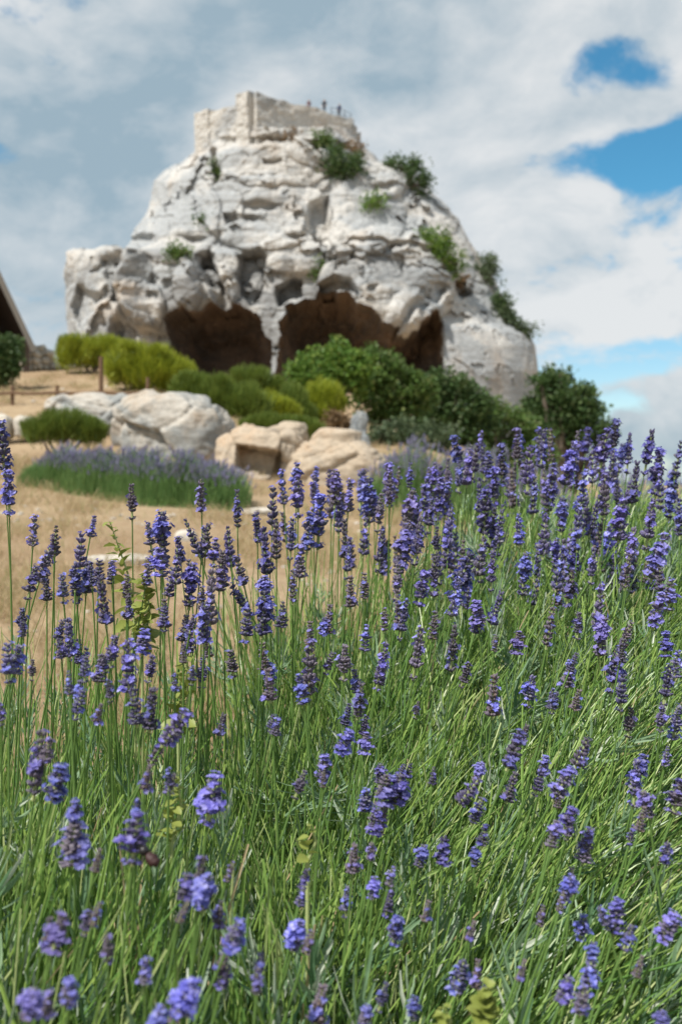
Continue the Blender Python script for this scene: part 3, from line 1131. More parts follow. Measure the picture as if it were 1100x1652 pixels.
# ------------------------------------------------------------------ trees and shrubs at the foot of the crag
G_FOOT = 'shrubs massed at the foot of the crag'
bush('leafy_shrub', 'tall bright green leafy shrub standing before the right cave', 'shrub', 530, 700, 34,
     [(520, 605, 40, 36), (498, 625, 30, 36), (555, 612, 32, 38), (540, 580, 22, 20), (575, 600, 24, 24), (505, 590, 16, 16)], .13, 9000, M_GREEN, G_FOOT, seed=31, sink=.6)
bush('leafy_shrub', 'mid green shrub with dark hollows right of the bright tall shrub', 'shrub', 630, 720, 36,
     [(610, 615, 34, 36), (640, 630, 40, 44), (600, 655, 28, 30), (665, 640, 34, 34), (630, 590, 22, 16)], .13, 10000, M_MID, G_FOOT, seed=32, sink=.8)
bush('leafy_shrub', 'broad dark shrub below the pale quarried wall of the crag', 'shrub', 720, 730, 39,
     [(705, 640, 40, 36), (740, 655, 44, 40), (690, 670, 40, 36), (765, 675, 36, 34), (725, 690, 50, 30)], .14, 11000, M_DARK, G_FOOT, seed=33, sink=.8)
bush('leafy_shrub', 'lower dark green shrub at the right end of the mass below the crag', 'shrub', 810, 735, 42,
     [(790, 675, 36, 30), (825, 690, 36, 32), (770, 705, 40, 26), (845, 705, 30, 30), (810, 735, 44, 26), (860, 738, 36, 24), (745, 735, 40, 22)], .15, 9000, M_MID, G_FOOT, seed=34, sink=.8)
bush('oak_tree', 'rounded dark green tree standing alone right of the crag against the sky', 'tree', 910, 745, 46,
     [(895, 640, 34, 36), (925, 660, 42, 36), (905, 690, 50, 40), (950, 690, 34, 32), (880, 620, 20, 20), (870, 680, 26, 40), (968, 712, 20, 22)], .17, 12000, M_DARK, None, seed=35, sink=1.0, trunk_r=.2)
bush('grey_shrub', 'low grey green shrub in front of the dark shrubs above the tan rock', 'shrub', 660, 740, 27,
     [(640, 705, 36, 22), (680, 712, 40, 22), (615, 712, 22, 18)], .09, 6000, M_GREYG, None, seed=36)
bush('brown_shrub', 'brownish half dry bush beside the standing grey stone', 'shrub', 545, 705, 27,
     [(545, 680, 18, 22), (556, 690, 14, 16)], .08, 1600, M_BROWNLEAF, None, seed=37)
bush('round_shrub', 'dark round shrub at the left edge below the timber roof', 'shrub', 5, 625, 26,
     [(4, 580, 26, 40), (12, 590, 18, 28), (-12, 585, 26, 36)], .07, 7000, M_DARK, None, seed=38)

broom('yellow green broom dome farthest left, before the foot of the left buttress', 145, 592, 30, [(125, 570, 32, 26), (160, 566, 36, 22), (185, 572, 24, 20)], 7000, M_BROOM, 41)
broom('large yellow green broom dome with bright top in front of the left cave', 240, 640, 26, [(215, 590, 44, 34), (250, 598, 48, 38), (285, 618, 34, 26)], 9000, M_BROOM, 42)
broom('greener broom spilling down the slope between boulder and cave', 340, 690, 24, [(310, 632, 34, 26), (350, 648, 40, 36), (390, 660, 42, 32), (370, 676, 40, 18)], 9000, M_BROOM2, 43)
broom('small pale broom cushion under the middle pier of the caves', 410, 640, 30, [(405, 610, 34, 16), (440, 625, 22, 14)], 3000, M_BROOM2, 44)
broom('yellowish broom tuft left of the tall bright shrub', 435, 680, 26, [(430, 655, 30, 20), (455, 665, 26, 16)], 3000, M_BROOM, 45)
broom('yellow green broom in front of the tall bright shrub', 520, 690, 29, [(518, 650, 32, 36), (505, 665, 26, 26)], 4500, M_BROOM, 46)
broom('low spreading green broom just above the rock with the square hollow', 445, 700, 21, [(425, 684, 30, 15), (462, 686, 30, 16), (495, 690, 24, 13)], 3600, M_BROOM2, 48, .26, wd=.008)
broom('low olive broom filling the gap between the yellow broom tuft and the bright shrub', 478, 690, 28, [(470, 650, 24, 26), (485, 672, 26, 20)], 3000, M_BROOM2, 49)
broom('bushy green broom rising behind the middle lavender bed, left of the boulders', 100, 712, 17, [(75, 692, 38, 20), (112, 684, 36, 22), (145, 694, 26, 16)], 6000, M_BROOM2, 47, .24, wd=.006)


# ------------------------------------------------------------------ boulders and stones
def icosphere(sub):
    import bmesh
    bm = bmesh.new()
    bmesh.ops.create_icosphere(bm, subdivisions=sub, radius=1)
    v = np.array([q.co[:] for q in bm.verts])
    f = np.array([[q.index for q in p.verts] for p in bm.faces])
    bm.free()
    return v, f


ICO5, ICO4, ICO3 = icosphere(6), icosphere(4), icosphere(3)


def rock_mesh(size, seed, ico, mats, rough=.28, facet=.6, fn=None):
    v, f = ico
    v = v.copy()
    size = np.array(size, float)
    pw = np.sign(v) * np.abs(v) ** .8
    n = fbm(v * 1.4 + seed * 3.3, 4, seed)
    f1, f2, cv, tl = voro(v * 1.3 + seed * 1.7, seed)
    r = 1 + rough * n + facet * (cv - .5) * .5 - .06 * (1 - sst(0, .1, f2 - f1)) + .06 * fbm(v * 5 + seed, 3, seed + 4) + .022 * fbm(v * 17 + seed, 3, seed + 6)
    p = pw * r[:, None] * size
    if fn:
        p = fn(p)
    return mesh('rock', p, f, mats, True)


def boulder(label, px0, px1, py0, py1, d, mt, seed, name='boulder', group=None, depth=1.0, bury=.35, rough=.28, fn=None, ico=None, z_top=None):
    """A boulder that fills the photo box px0..px1, py0..py1 at distance d, bedded in the slope."""
    k = d / FPX
    hw = (px1 - px0) / 2 * k
    a, b = P((px0 + px1) / 2, py0, d), P((px0 + px1) / 2, py1, d)
    h = (a.z - b.z)
    zc = b.z + h * (.5 - bury / 2)
    o = thing(name, label, 'rock', (a.x, d + hw * depth * .3, zc), group, rock_mesh((hw, hw * depth, a.z - zc), seed, ico or ICO5, [mt], rough, fn=fn))
    return o


boulder('large rounded grey boulder behind the middle lavender bed', 188, 378, 640, 745, 18.2, M_BOULDER, 52, depth=.8, rough=.16)
boulder('low flat topped pale rock ledge left of the large grey boulder', 78, 235, 634, 700, 19.6, M_BOULDER, 57, depth=.7, rough=.2)


def niche(p):
    """The square hollow cut in the front face of the tan rock."""
    q = p.copy()
    inside = sst(-.40, -.37, p[:, 0]) * (1 - sst(.33, .36, p[:, 0])) * sst(-.02, .0, p[:, 2] + .25 * p[:, 0]) * (1 - sst(.40, .42, p[:, 2] + .16 * p[:, 0])) * (p[:, 1] < 0)
    q[:, 1] += inside * .5
    return q


boulder('tan rock with a square hollow cut into its front, right of the large boulder', 352, 492, 690, 800, 17.0, M_TANROCK, 61, depth=.8, rough=.10, fn=niche)
boulder('broad low tan rock at the right end of the boulder line', 462, 640, 703, 800, 16.8, M_TANROCK, 64, depth=.6, rough=.2)
boulder('small tan rock wedged on top behind the hollowed rock', 425, 500, 684, 715, 18.6, M_TANROCK, 66, depth=.8, ico=ICO4)
boulder('upright grey stone standing among the shrubs above the tan rock', 566, 592, 668, 724, 26.0, M_GREYSTONE, 71, name='standing_stone', depth=.7, rough=.55)
boulder('squat pale stone at the foot of the upright grey stone', 574, 598, 702, 732, 25.2, M_GREYSTONE, 72, name='standing_stone', depth=.8, ico=ICO4)
boulder('white stone block at the left edge beside the tan slope', -14, 22, 668, 700, 18.5, M_STONE, 74, name='stone', depth=.8, ico=ICO4)
boulder('white stone between the left edge block and the broom behind the lavender bed', 22, 58, 668, 698, 18.6, M_STONE, 75, name='stone', depth=.8, ico=ICO4)


def slab(label, px, py, wpx, seed, hpx=8):
    p = ground_hit(px, py)
    k = p.y / FPX
    w = wpx / 2 * k
    thing('flat_stone', label, 'stone', (p.x, p.y, p.z + .02), 'flat pale stones on the tan slope', rock_mesh((w, w * .7, max(.05, hpx * k)), seed, ICO4, [M_STONE], .15))


slab('flat white slab lying on the tan slope nearest the foreground lavender', 193, 908, 104, 81, 7)
slab('small white stone right of the flat slab', 300, 872, 34, 82, 12)
slab('small pale stone lying below the end of the middle lavender bed', 418, 829, 62, 83, 6)

# ------------------------------------------------------------------ low dry-stone wall, timber shelter and fence
def build_stone_wall():
    p0, p1 = P(30, 583, 31), P(98, 590, 32)
    root = thing('stone_wall', 'short low wall of rough pale stones beside the timber roof', 'wall', (p0.x, p0.y, gz1(p0.x, p0.y) - .05))
    shared = [rock_mesh((1, 1, 1), 100 + q, ICO3, [M_STONE], .25) for q in range(5)]
    rg = random.Random(5)
    ux = (p1 - p0)
    n = 0
    for row in range(4):
        t = rg.uniform(0, .05)
        while t < 1.0 - row * .16:
            w = rg.uniform(.15, .26)
            x = p0 + ux * t
            o = link('stone', shared[n % 5], root)
            o.location = (x.x - root.location.x + w * .5, x.y - root.location.y + rg.uniform(-.08, .08), .08 + row * .2 + gz1(x.x, x.y) - root.location.z)
            o.scale = (w * .62, .22, .13)
            o.rotation_euler = (rg.uniform(-.2, .2), rg.uniform(-.1, .1), rg.uniform(-.3, .3))
            t += w * 1.15 / ux.length
            n += 1


build_stone_wall()


def build_shelter():
    d = 30.0
    foot, apex = P(47, 552, d), P(-62, 318, d)
    gx = P(0, 560, d)
    g = gz1(foot.x, d)
    root = thing('timber_shelter', 'dark open timber shelter with steep roof at the left edge', 'shed', (apex.x, d, g))
    ln = 4.5
    A = Vector((0, 0, apex.z - g))
    F = Vector((foot.x - apex.x, 0, foot.z - g))
    for s in (1, -1):
        e = Vector((F.x * s, 0, F.z))
        u = (e - A)
        nrm = Vector((u.z, 0, -u.x)).normalized() * (-s)
        if nrm.z < 0:
            nrm = -nrm
        np_ = 16
        for i in range(np_):
            a = A + u * (i / np_)
            b = A + u * ((i + .97) / np_)
            o2 = nrm * .05
            v = []
            for q, lift in ((a, .0), (b, .025)):
                for y in (-.15, ln):
                    for t in (0, 1):
                        v.append(q + o2 * t + nrm * lift + Vector((0, y, 0)))
            f = [(0, 1, 3, 2), (4, 6, 7, 5), (0, 4, 5, 1), (2, 3, 7, 6), (0, 2, 6, 4), (1, 5, 7, 3)]
            link('roof_plank', mesh('roof_plank', np.array(v), np.array(f), [M_DARKWOOD]), root)
        # pale barge board on the front edge
        w = u.normalized()
        v = []
        for q in (A - w * .05, e + w * .18):
            for y in (-.26, -.17):
                for t in (-.10, .06):
                    v.append(q + nrm * t + Vector((0, y, 0)))
        link('barge_board', mesh('barge_board', np.array(v), np.array([(0, 1, 3, 2), (4, 6, 7, 5), (0, 4, 5, 1), (2, 3, 7, 6), (0, 2, 6, 4), (1, 5, 7, 3)]), [M_GREYWOOD]), root)
        for y in (.1, ln - .2):
            b = MB().box(F.x * s * .93 - .09, F.x * s * .93 + .09, y - .09, y + .09, -.4, F.z + .12)
            link('post', b.mesh('post', [M_DARKWOOD]), root)
    # boarded rear gable closes the shelter, so the inside is dark
    nb = 18
    for i in range(nb):
        x0 = -F.x + 2 * F.x * i / nb
        x1 = -F.x + 2 * F.x * (i + .98) / nb
        xm = (x0 + x1) / 2
        ztop = A.z + (F.z - A.z) * min(1, abs(xm) / F.x) - .12
        b = MB().box(x0, x1, ln - .3, ln - .26, -.4, ztop)
        link('gable_board', b.mesh('gable_board', [M_DARKWOOD]), root)
    for s in (1, -1):
        for i in range(4):
            z0 = -.4 + i * (F.z + .35) / 4
            b = MB().box(F.x * s * .95 - .02 - (.11 if s > 0 else -.11), F.x * s * .95 + .02 - (.11 if s > 0 else -.11), .22, ln - .34, z0, z0 + (F.z + .35) / 4 - .015)
            link('side_board', b.mesh('side_board', [M_DARKWOOD]), root)
    root.rotation_euler.z = R(25)
    link('tie_beam', MB().box(-F.x * .9, F.x * .9, .02, .2, F.z - .02, F.z + .16).mesh('tie_beam', [M_DARKWOOD]), root)


build_shelter()


def build_fence():
    d = 22.0
    c = P(163, 636, d)
    root = thing('post_fence', 'low brown wooden post and rail fence crossing the tan bank', 'fence', (c.x, d, gz1(c.x, d)))
    xs = [P(q, 600, d).x for q in (20, 92, 163, 238)]
    tops = []
    for i, x in enumerate(xs):
        z = gz1(x, d)
        h = 1.05 if i == 2 else (.42 if i != 3 else .6)
        r = .055 if i == 2 else .045
        pts = [(x - root.location.x, 0, z - root.location.z - .2), (x - root.location.x + .01, 0, z - root.location.z + h)]
        link('post', MB().tube(pts, [r, r * .85], 8).mesh('post', [M_POST], False), root)
        tops.append(Vector((x - root.location.x, -.07, z - root.location.z + .26)))
    tops = [tops[0] + Vector((-1.2, 0, -.02))] + tops
    for a, b in zip(tops[:-1], tops[1:]):
        link('rail', MB().tube([a, a.lerp(b, .5) + Vector((0, 0, -.02)), b], .032, 7).mesh('rail', [M_POST], False), root)


build_fence()


# ------------------------------------------------------------------ lavender beds in the middle distance and dry grass
def lavender_bed(label, pts, depth, h, n, seed, fl=1.0):
    """A row of lavender too far off to part plant from plant: stalks below, spikes above. pts: plan centre line."""
    rg = np.random.default_rng(seed)
    pts = np.array(pts, float)
    seg = np.linspace(0, 1, len(pts))
    t = rg.random(n)
    cx, cy = np.interp(t, seg, pts[:, 0]), np.interp(t, seg, pts[:, 1])
    off = rg.normal(0, 1, n).clip(-1.8, 1.8) / 1.8
    lump = fbm(np.stack([cx * 1.1, off * 1.2, 0 * cx + seed], 1), 3, seed)
    mound = np.sqrt(np.clip(1 - off ** 2, .05, 1)) * (1 + .45 * lump) * (1 + .13 * np.sin(t * 31 + seed) + .1 * np.sin(t * 53)) * (.55 + .45 * sst(0, .08, t) * (1 - sst(.9, 1, t)))
    x, y = cx + rg.normal(0, .05, n), cy + off * depth * (1 + .5 * lump)
    z = gz(x, y)
    base = np.stack([x, y, z], 1)
    H = h * mound * rg.uniform(.55, 1.08, n)
    lean = np.stack([rg.normal(0, .12, n) + .1, off * .55 + rg.normal(0, .12, n), 0 * x], 1)
    tip = base + lean * H[:, None] + np.stack([0 * x, 0 * x, H], 1)
    v, f = ribbons(base, tip, -lean * .1, np.full(n, .0045), 2, .3, rg, .6)
    has = rg.random(n) < fl * sst(.62, 1.0, H / h + .1)
    tp = tip[has]
    ax = (tip - base)[has]
    ax /= np.linalg.norm(ax, axis=1)[:, None]
    m = len(tp)
    s = np.cross(ax, rg.normal(0, 1, (m, 3)))
    s /= np.linalg.norm(s, axis=1)[:, None]
    q = np.cross(ax, s)
    L = rg.uniform(.05, .085, m)[:, None]
    w = .011
    vs = np.stack([tp - ax * L * .3, tp + s * w, tp + q * w, tp - s * w, tp - q * w, tp + ax * L], 1).reshape(-1, 3)
    i = np.arange(m)[:, None] * 6
    fs = np.concatenate([i + np.array([c]) for c in ((0, 2, 1), (0, 3, 2), (0, 4, 3), (0, 1, 4), (5, 1, 2), (5, 2, 3), (5, 3, 4), (5, 4, 1))])
    me = mesh('lavender_bed', np.vstack([v, vs]), [f, fs + len(v)], [M_STALK2, M_BEDFLOWER], False, np.concatenate([np.zeros(len(f)), np.ones(len(fs))]))
    thing('lavender_bed', label, 'lavender', (0, 0, 0), 'lavender beds in the middle distance', me, 'stuff')


def plan(*pp):
    return [(P(a, 790, d).x, d) for a, d in pp]


lavender_bed('low mass of lavender with faint purple tops in front of the large boulder', plan((46, 15.2), (150, 14.4), (260, 13.4), (392, 13.0)), .66, .47, 17000, 3, .42)
lavender_bed('hazy purple lavender row in front of the low dark shrubs, right of the tan rock', plan((590, 13.5), (760, 12.5), (960, 12.0), (1200, 12)), .6, .70, 9000, 4, .8)


def dry_grass():
    n = 150000
    rg = np.random.default_rng(12)
    y = 2.6 + 27 * rg.random(n) ** 1.4
    x = y * rg.uniform(-.46, .22, n)
    cl = fbm(np.stack([x * 1.3, y * 1.3, 0 * x], 1), 3, 5)
    keep = rg.random(n) < .30 + 1.6 * cl
    x, y = x[keep], y[keep]
    m = len(x)
    base = np.stack([x, y, gz(x, y) - .01], 1)
    h = rg.uniform(.04, .15, m)[:, None] * (1 + 1.1 * np.clip(cl[keep][:, None], -.3, 1))
    d = rg.normal(0, .5, (m, 3))
    d[:, 2] = 1
    v, f = ribbons(base, base + d * h, rg.normal(0, .012, (m, 3)), .0028 * np.clip(y / 9, 1, 2.5), 2, .3, rg, .2)
    link('dry_grass', mesh('dry_grass', v, f, [M_DRYGRASS]), kind='stuff', label='short dry tan grass on the slope', category='grass')


dry_grass()


def pebbles():
    rg = np.random.default_rng(77)
    v0, f0 = icosphere(1)
    n = 900
    y = 3 + 26 * rg.random(n) ** 1.2
    x = y * rg.uniform(-.46, .15, n)
    cl = fbm(np.stack([x * .6, y * .6, 0 * x], 1), 3, 8)
    k = rg.random(n) < .35 + 1.2 * cl
    x, y = x[k], y[k]
    n = len(x)
    sc = rg.uniform(.012, .05, (n, 1, 1)) * np.clip(y / 12, .6, 1.5)[:, None, None] * np.stack([np.ones(n), rg.uniform(.6, 1, n), rg.uniform(.4, .7, n)], 1)[:, None]
    v = v0[None] * sc * rg.uniform(.75, 1.2, (n, len(v0), 1)) + np.stack([x, y, gz(x, y) + .005], 1)[:, None]
    f = f0[None] + (np.arange(n) * len(v0))[:, None, None]
    link('pebbles', mesh('pebbles', v.reshape(-1, 3), f.reshape(-1, 3), [M_STONE]), kind='stuff', label='small pale pebbles scattered on the dry slope', category='stones')


pebbles()

# ------------------------------------------------------------------ foreground lavender
D_PY = np.array([672, 688, 705, 800, 900, 1000, 1100, 1300, 1500, 1650, 1900], float)
D_D = np.array([2.5, 2.2, 2.0, 1.72, 1.46, 1.25, 1.08, .88, .75, .67, .55], float)


def d_of(px, py):
    return float(np.interp(py, D_PY, D_D)) * (.80 + .20 * float(sst(150, 650, np.array(float(px)))))


def ztop(x, y):
    """Height of the layer in which the flower spikes stand."""
    x, y = np.asarray(x, float), np.asarray(y, float)
    px = 550 + x / np.maximum(y, .3) * FPX
    f = .80 + .20 * sst(150, 650, px)
    py = np.interp(np.clip(y / f, .55, 2.5), D_D[::-1], D_PY[::-1])
    return EYE + (790 - py) / FPX * y


def spike_mesh(seed, bloom, old=False, gap=False):
    """Unit flower spike along +z: whorls of calyces, some with open corollas."""
    rg = random.Random(seed)
    mb = MB()
    nw = rg.choice((7, 8, 8, 9))
    zs = [.06 + .86 * (i / (nw - 1)) ** .95 for i in range(nw)]
    if gap:
        zs = [0.0] + [.24 + .70 * (i / (nw - 2)) for i in range(nw - 1)]
    mb.tube([(0, 0, -.05), (0, 0, .5), (0, 0, .97)], [.028, .026, .015], 5, 2, False)
    phb, pht = rg.random() * 6.28, rg.random() * 6.28
    for wi, z in enumerate(zs):
        t = wi / (nw - 1)
        nb = 12 if t < .7 else 8
        size = (1 - .38 * t ** 2) * rg.uniform(.62, 1.18)
        if gap and wi == 0:
            size *= .8
        ph = rg.random() * 6
        for b in range(nb):
            a = ph + 2 * math.pi * b / nb + rg.uniform(-.28, .28)
            el = R(rg.uniform(22, 52) + 26 * t)
            dr = Vector((math.cos(a) * math.cos(el), math.sin(a) * math.cos(el), math.sin(el)))
            sd = dr.cross(Vector((0, 0, 1))).normalized()
            up = sd.cross(dr)
            L = .135 * size * rg.uniform(.8, 1.2)
            w = .033 * size * rg.uniform(.85, 1.15)
            o = Vector((math.cos(a) * .018, math.sin(a) * .018, z + rg.uniform(-.025, .025)))
            rings = ((0, .35), (.35, .95), (.75, 1.0), (1.0, .55))
            vv = []
            for (q, rr) in rings:
                for s in range(5):
                    an = 2 * math.pi * s / 5
                    vv.append(o + dr * L * q + (sd * math.cos(an) + up * math.sin(an)) * w * rr)
            ff = [(r * 5 + s, r * 5 + (s + 1) % 5, (r + 1) * 5 + (s + 1) % 5, (r + 1) * 5 + s) for r in range(3) for s in range(5)]
            mb.add(vv, ff, 0)
            mb.add([vv[15 + s] for s in range(5)] + [o + dr * L * 1.06], [(s, (s + 1) % 5, 5) for s in range(5)], 0)
            pb = bloom * 2.0 * (1 if math.sin(a * 1.0 + phb) + 1.1 * math.sin(t * 5.2 + pht) > .15 else .12)
            if rg.random() < pb:
                e = o + dr * L * 1.0
                for s in range(5):
                    an = 2 * math.pi * (s + rg.uniform(-.2, .2)) / 5
                    rad = (sd * math.cos(an) + up * math.sin(an))
                    tg = (up * math.cos(an) - sd * math.sin(an))
                    ps = .078 * size * rg.uniform(.8, 1.25) * (1.2 if s in (1, 2) else .9)
                    c = e + dr * .02
                    vv = [c, c + rad * ps * .55 + tg * ps * .40 + dr * ps * .35, c + rad * ps + dr * ps * rg.uniform(.1, .5), c + rad * ps * .55 - tg * ps * .40 + dr * ps * .35]
                    mb.add(vv, [(0, 1, 2), (0, 2, 3)], 1)
                vv = [e + (sd * math.cos(q) + up * math.sin(q)) * .026 * size for q in (0, 1.6, 3.1, 4.7)] + [e - dr * L * .25, ]
                mb.add(vv, [(0, 1, 4), (1, 2, 4), (2, 3, 4), (3, 0, 4)], 1)
    return mb.mesh('flower_spike', [M_CALYX_OLD if old else M_CALYX, M_COROLLA, M_STALK], False)


SPK = {'b': [spike_mesh(i, .46, gap=(i % 3 == 0)) for i in range(9)],
       'm': [spike_mesh(20 + i, .24, gap=(i % 3 == 1)) for i in range(9)],
       'd': [spike_mesh(40 + i, .08, gap=(i % 2 == 0)) for i in range(5)],
       'o': [spike_mesh(60 + i, .08, True) for i in range(3)]}

# plants: root x, y, foliage radius, amount, label
PLANTS = [
    (-.40, .70, .24, 1.0, 'lavender plant filling the bottom left corner with a few broad violet heads'),
    (-.13, .72, .24, 1.1, 'lavender plant at the bottom left of centre with a leaning chain of violet heads'),
    (.13, .72, .25, 1.2, 'lavender plant at the bottom centre among pale green stalks with few flowers'),
    (.40, .72, .26, 1.2, 'lavender plant in the bottom right corner with stalks swept far to the right'),
    (-.48, 1.02, .21, .7, 'lavender plant at the left edge with sparse upright stalks over bare earth'),
    (-.18, 1.05, .24, .9, 'lavender plant left of centre whose dark heads cluster above green stalks'),
    (.13, 1.08, .26, 1.2, 'lavender plant in the middle of the foreground with a bright head at its left'),
    (.42, 1.08, .28, 1.3, 'lavender plant right of the middle with green stalks bowing to the right'),
    (.72, 1.10, .28, 1.2, 'lavender plant at the right edge with stacked violet heads half way up'),
    (-.42, 1.36, .20, .5, 'lavender plant with the tallest lone spikes at the far left over tan slope'),
    (-.12, 1.38, .22, .6, 'lavender plant with thin bare stems rising before the tan slope left of centre'),
    (.17, 1.42, .24, .8, 'lavender plant with a thicket of violet spikes just right of the centre gap'),
    (.48, 1.45, .28, 1.2, 'lavender plant with dense violet heads right of centre below the tree'),
    (.82, 1.45, .28, 1.2, 'lavender plant with tall bright heads near the right edge'),
    (.02, 1.75, .22, .7, 'lavender plant with crowded spikes in front of the tan rock'),
    (.32, 1.78, .25, .8, 'lavender plant whose spikes stand before the low grey green shrub'),
    (.62, 1.80, .28, 1.1, 'lavender plant whose spikes stand before the dark tree'),
    (.95, 1.85, .28, 1.1, 'lavender plant whose topmost spikes stand against blue sky at the right'),
    (.45, 2.20, .26, .8, 'farther lavender plant half hidden behind the dense spikes below the dark shrubs'),
    (.80, 2.25, .28, .9, 'farthest lavender plant on the right crest below the rounded tree'),
]
PX_, PY_ = np.array([p[0] for p in PLANTS]), np.array([p[1] for p in PLANTS])
plants = []
for (x, y, r, amt, lab) in PLANTS:
    plants.append(thing('lavender_plant', lab, 'lavender', (x, y, gz1(x, y)), 'lavender plants in the foreground'))


def lean_dir(x, y):
    """Wind-swept lean of the stalks: upright on the left, bowed to the right on the right."""
    px = 550 + x / np.maximum(y, .3) * FPX
    k = .06 + .78 * sst(350, 1050, px) * (1 - .65 * sst(1.0, 1.7, y)) + .10 * (1 - sst(.7, 1.0, y))
    return k


def foliage():
    for i, (x, y, r, amt, lab) in enumerate(PLANTS):
        rg = np.random.default_rng(200 + i)
        g = np.array(plants[i].location)
        n = int(1200 * amt)
        a = rg.random(n) * 6.283
        rr = np.sqrt(rg.random(n))
        tx, ty = x + np.cos(a) * rr * (r + .05), y + np.sin(a) * rr * (r + .03)
        k = lean_dir(tx, ty)
        zt = ztop(tx, ty)
        px = 550 + tx / np.maximum(ty, .3) * FPX
        low = .08 + .06 * sst(1.5, 2.2, ty) + (1 - sst(250, 800, px)) * sst(.8, 1.2, ty) * .14 + rg.random(n) ** 1.2 * .22
        tz = zt - low
        h = np.clip(tz - g[2], .15, None)
        ra = rg.random(n) * 6.283
        rb = np.sqrt(rg.random(n)) * r * .75
        bx, by = x + np.cos(ra) * rb * .8 + (tx - x) * .35 - k * h * .40, y + np.sin(ra) * rb * .8 + (ty - y) * .35
        hb = rg.uniform(.0, .5, n)
        base = np.stack([bx, by, g[2] + hb * h], 1)
        tip = np.stack([tx + k * h * .38, ty + rg.normal(0, .03, n), tz], 1)
        bend = np.stack([-k * h * .10 + rg.normal(0, .012, n), rg.normal(0, .012, n), h * .06 * k + 0 * h], 1)
        v, f = ribbons(base, tip, bend, rg.uniform(.0010, .0023, n), 4, .6, rg, .5)
        dead = rg.random(n) < .02
        # leafy shoots: narrow grey-green leaves in alternating pairs up a short axis
        near = y < .9
        ns, nl = int((430 if near else 330) * amt), 14
        j = rg.integers(0, n, ns)
        t = rg.uniform(.30, .86, ns)[:, None]
        q = base[j] * (1 - t) ** 2 + 2 * t * (1 - t) * ((base[j] + tip[j]) / 2 + bend[j]) + tip[j] * t ** 2
        ax = tip[j] - base[j]
        ax = ax / np.linalg.norm(ax, axis=1)[:, None] + rg.normal(0, .28, (ns, 3))
        ax /= np.linalg.norm(ax, axis=1)[:, None]
        sl = rg.uniform(.03, .075, ns)
        s1 = np.cross(ax, rg.normal(0, 1, (ns, 3)))
        s1 /= np.linalg.norm(s1, axis=1)[:, None]
        s2 = np.cross(ax, s1)
        u = np.repeat((np.arange(nl) // 2 / (nl / 2 - 1))[None], ns, 0) + rg.normal(0, .04, (ns, nl))
        an = (np.arange(nl) // 2 % 2) * 1.571 + (np.arange(nl) % 2) * 3.1416
        an = an[None] + rg.normal(0, .3, (ns, nl))
        rad = np.cos(an)[..., None] * s1[:, None] + np.sin(an)[..., None] * s2[:, None]
        op = rg.uniform(.35, .75, (ns, nl, 1)) * (1.1 - .6 * u[..., None])
        dr = ax[:, None] + rad * op
        dr /= np.linalg.norm(dr, axis=2)[..., None]
        qq = (q[:, None] + ax[:, None] * (u * sl[:, None])[..., None]).reshape(-1, 3)
        LL = (rg.uniform(.022, .046, (ns, nl, 1)) * (1.2 if near else 1)).reshape(-1, 1)
        m = ns * nl
        v2, f2 = ribbons(qq, qq + dr.reshape(-1, 3) * LL, (rad * .004).reshape(-1, 3), rg.uniform(.0012, .0024, m) * (1.25 if near else 1), 2, .5, rg, .3)
        # a dense woody cushion of leaves near the ground
        m3 = int(1000 * amt)
        a3 = rg.random(m3) * 6.283
        r3 = np.sqrt(rg.random(m3)) * r * 1.15
        b3 = np.stack([x + np.cos(a3) * r3, y + np.sin(a3) * r3, g[2] + rg.uniform(.02, .75, m3) ** 1.3 * (ztop(x, y) - g[2]) * .72], 1)
        d3 = rg.normal(0, .6, (m3, 3)) + np.array((.25, 0, .9))
        d3 /= np.linalg.norm(d3, axis=1)[:, None]
        v3, f3 = ribbons(b3, b3 + d3 * rg.uniform(.03, .07, (m3, 1)), rg.normal(0, .005, (m3, 3)), rg.uniform(.0014, .0032, m3), 2, .5, rg, .25)
        V = np.vstack([v, v2, v3]) - g
        me = mesh('foliage', V, [np.concatenate([f, f2 + len(v), f3 + len(v) + len(v2)])], [M_STALK, M_LLEAF, M_DRYGRASS], False,
                  np.concatenate([np.where(np.tile(np.repeat(dead, 4), 2), 2, 0), np.ones(len(f2) + len(f3))]))
        o = link('foliage', me, plants[i])
        o['kind'] = 'stuff'


foliage()

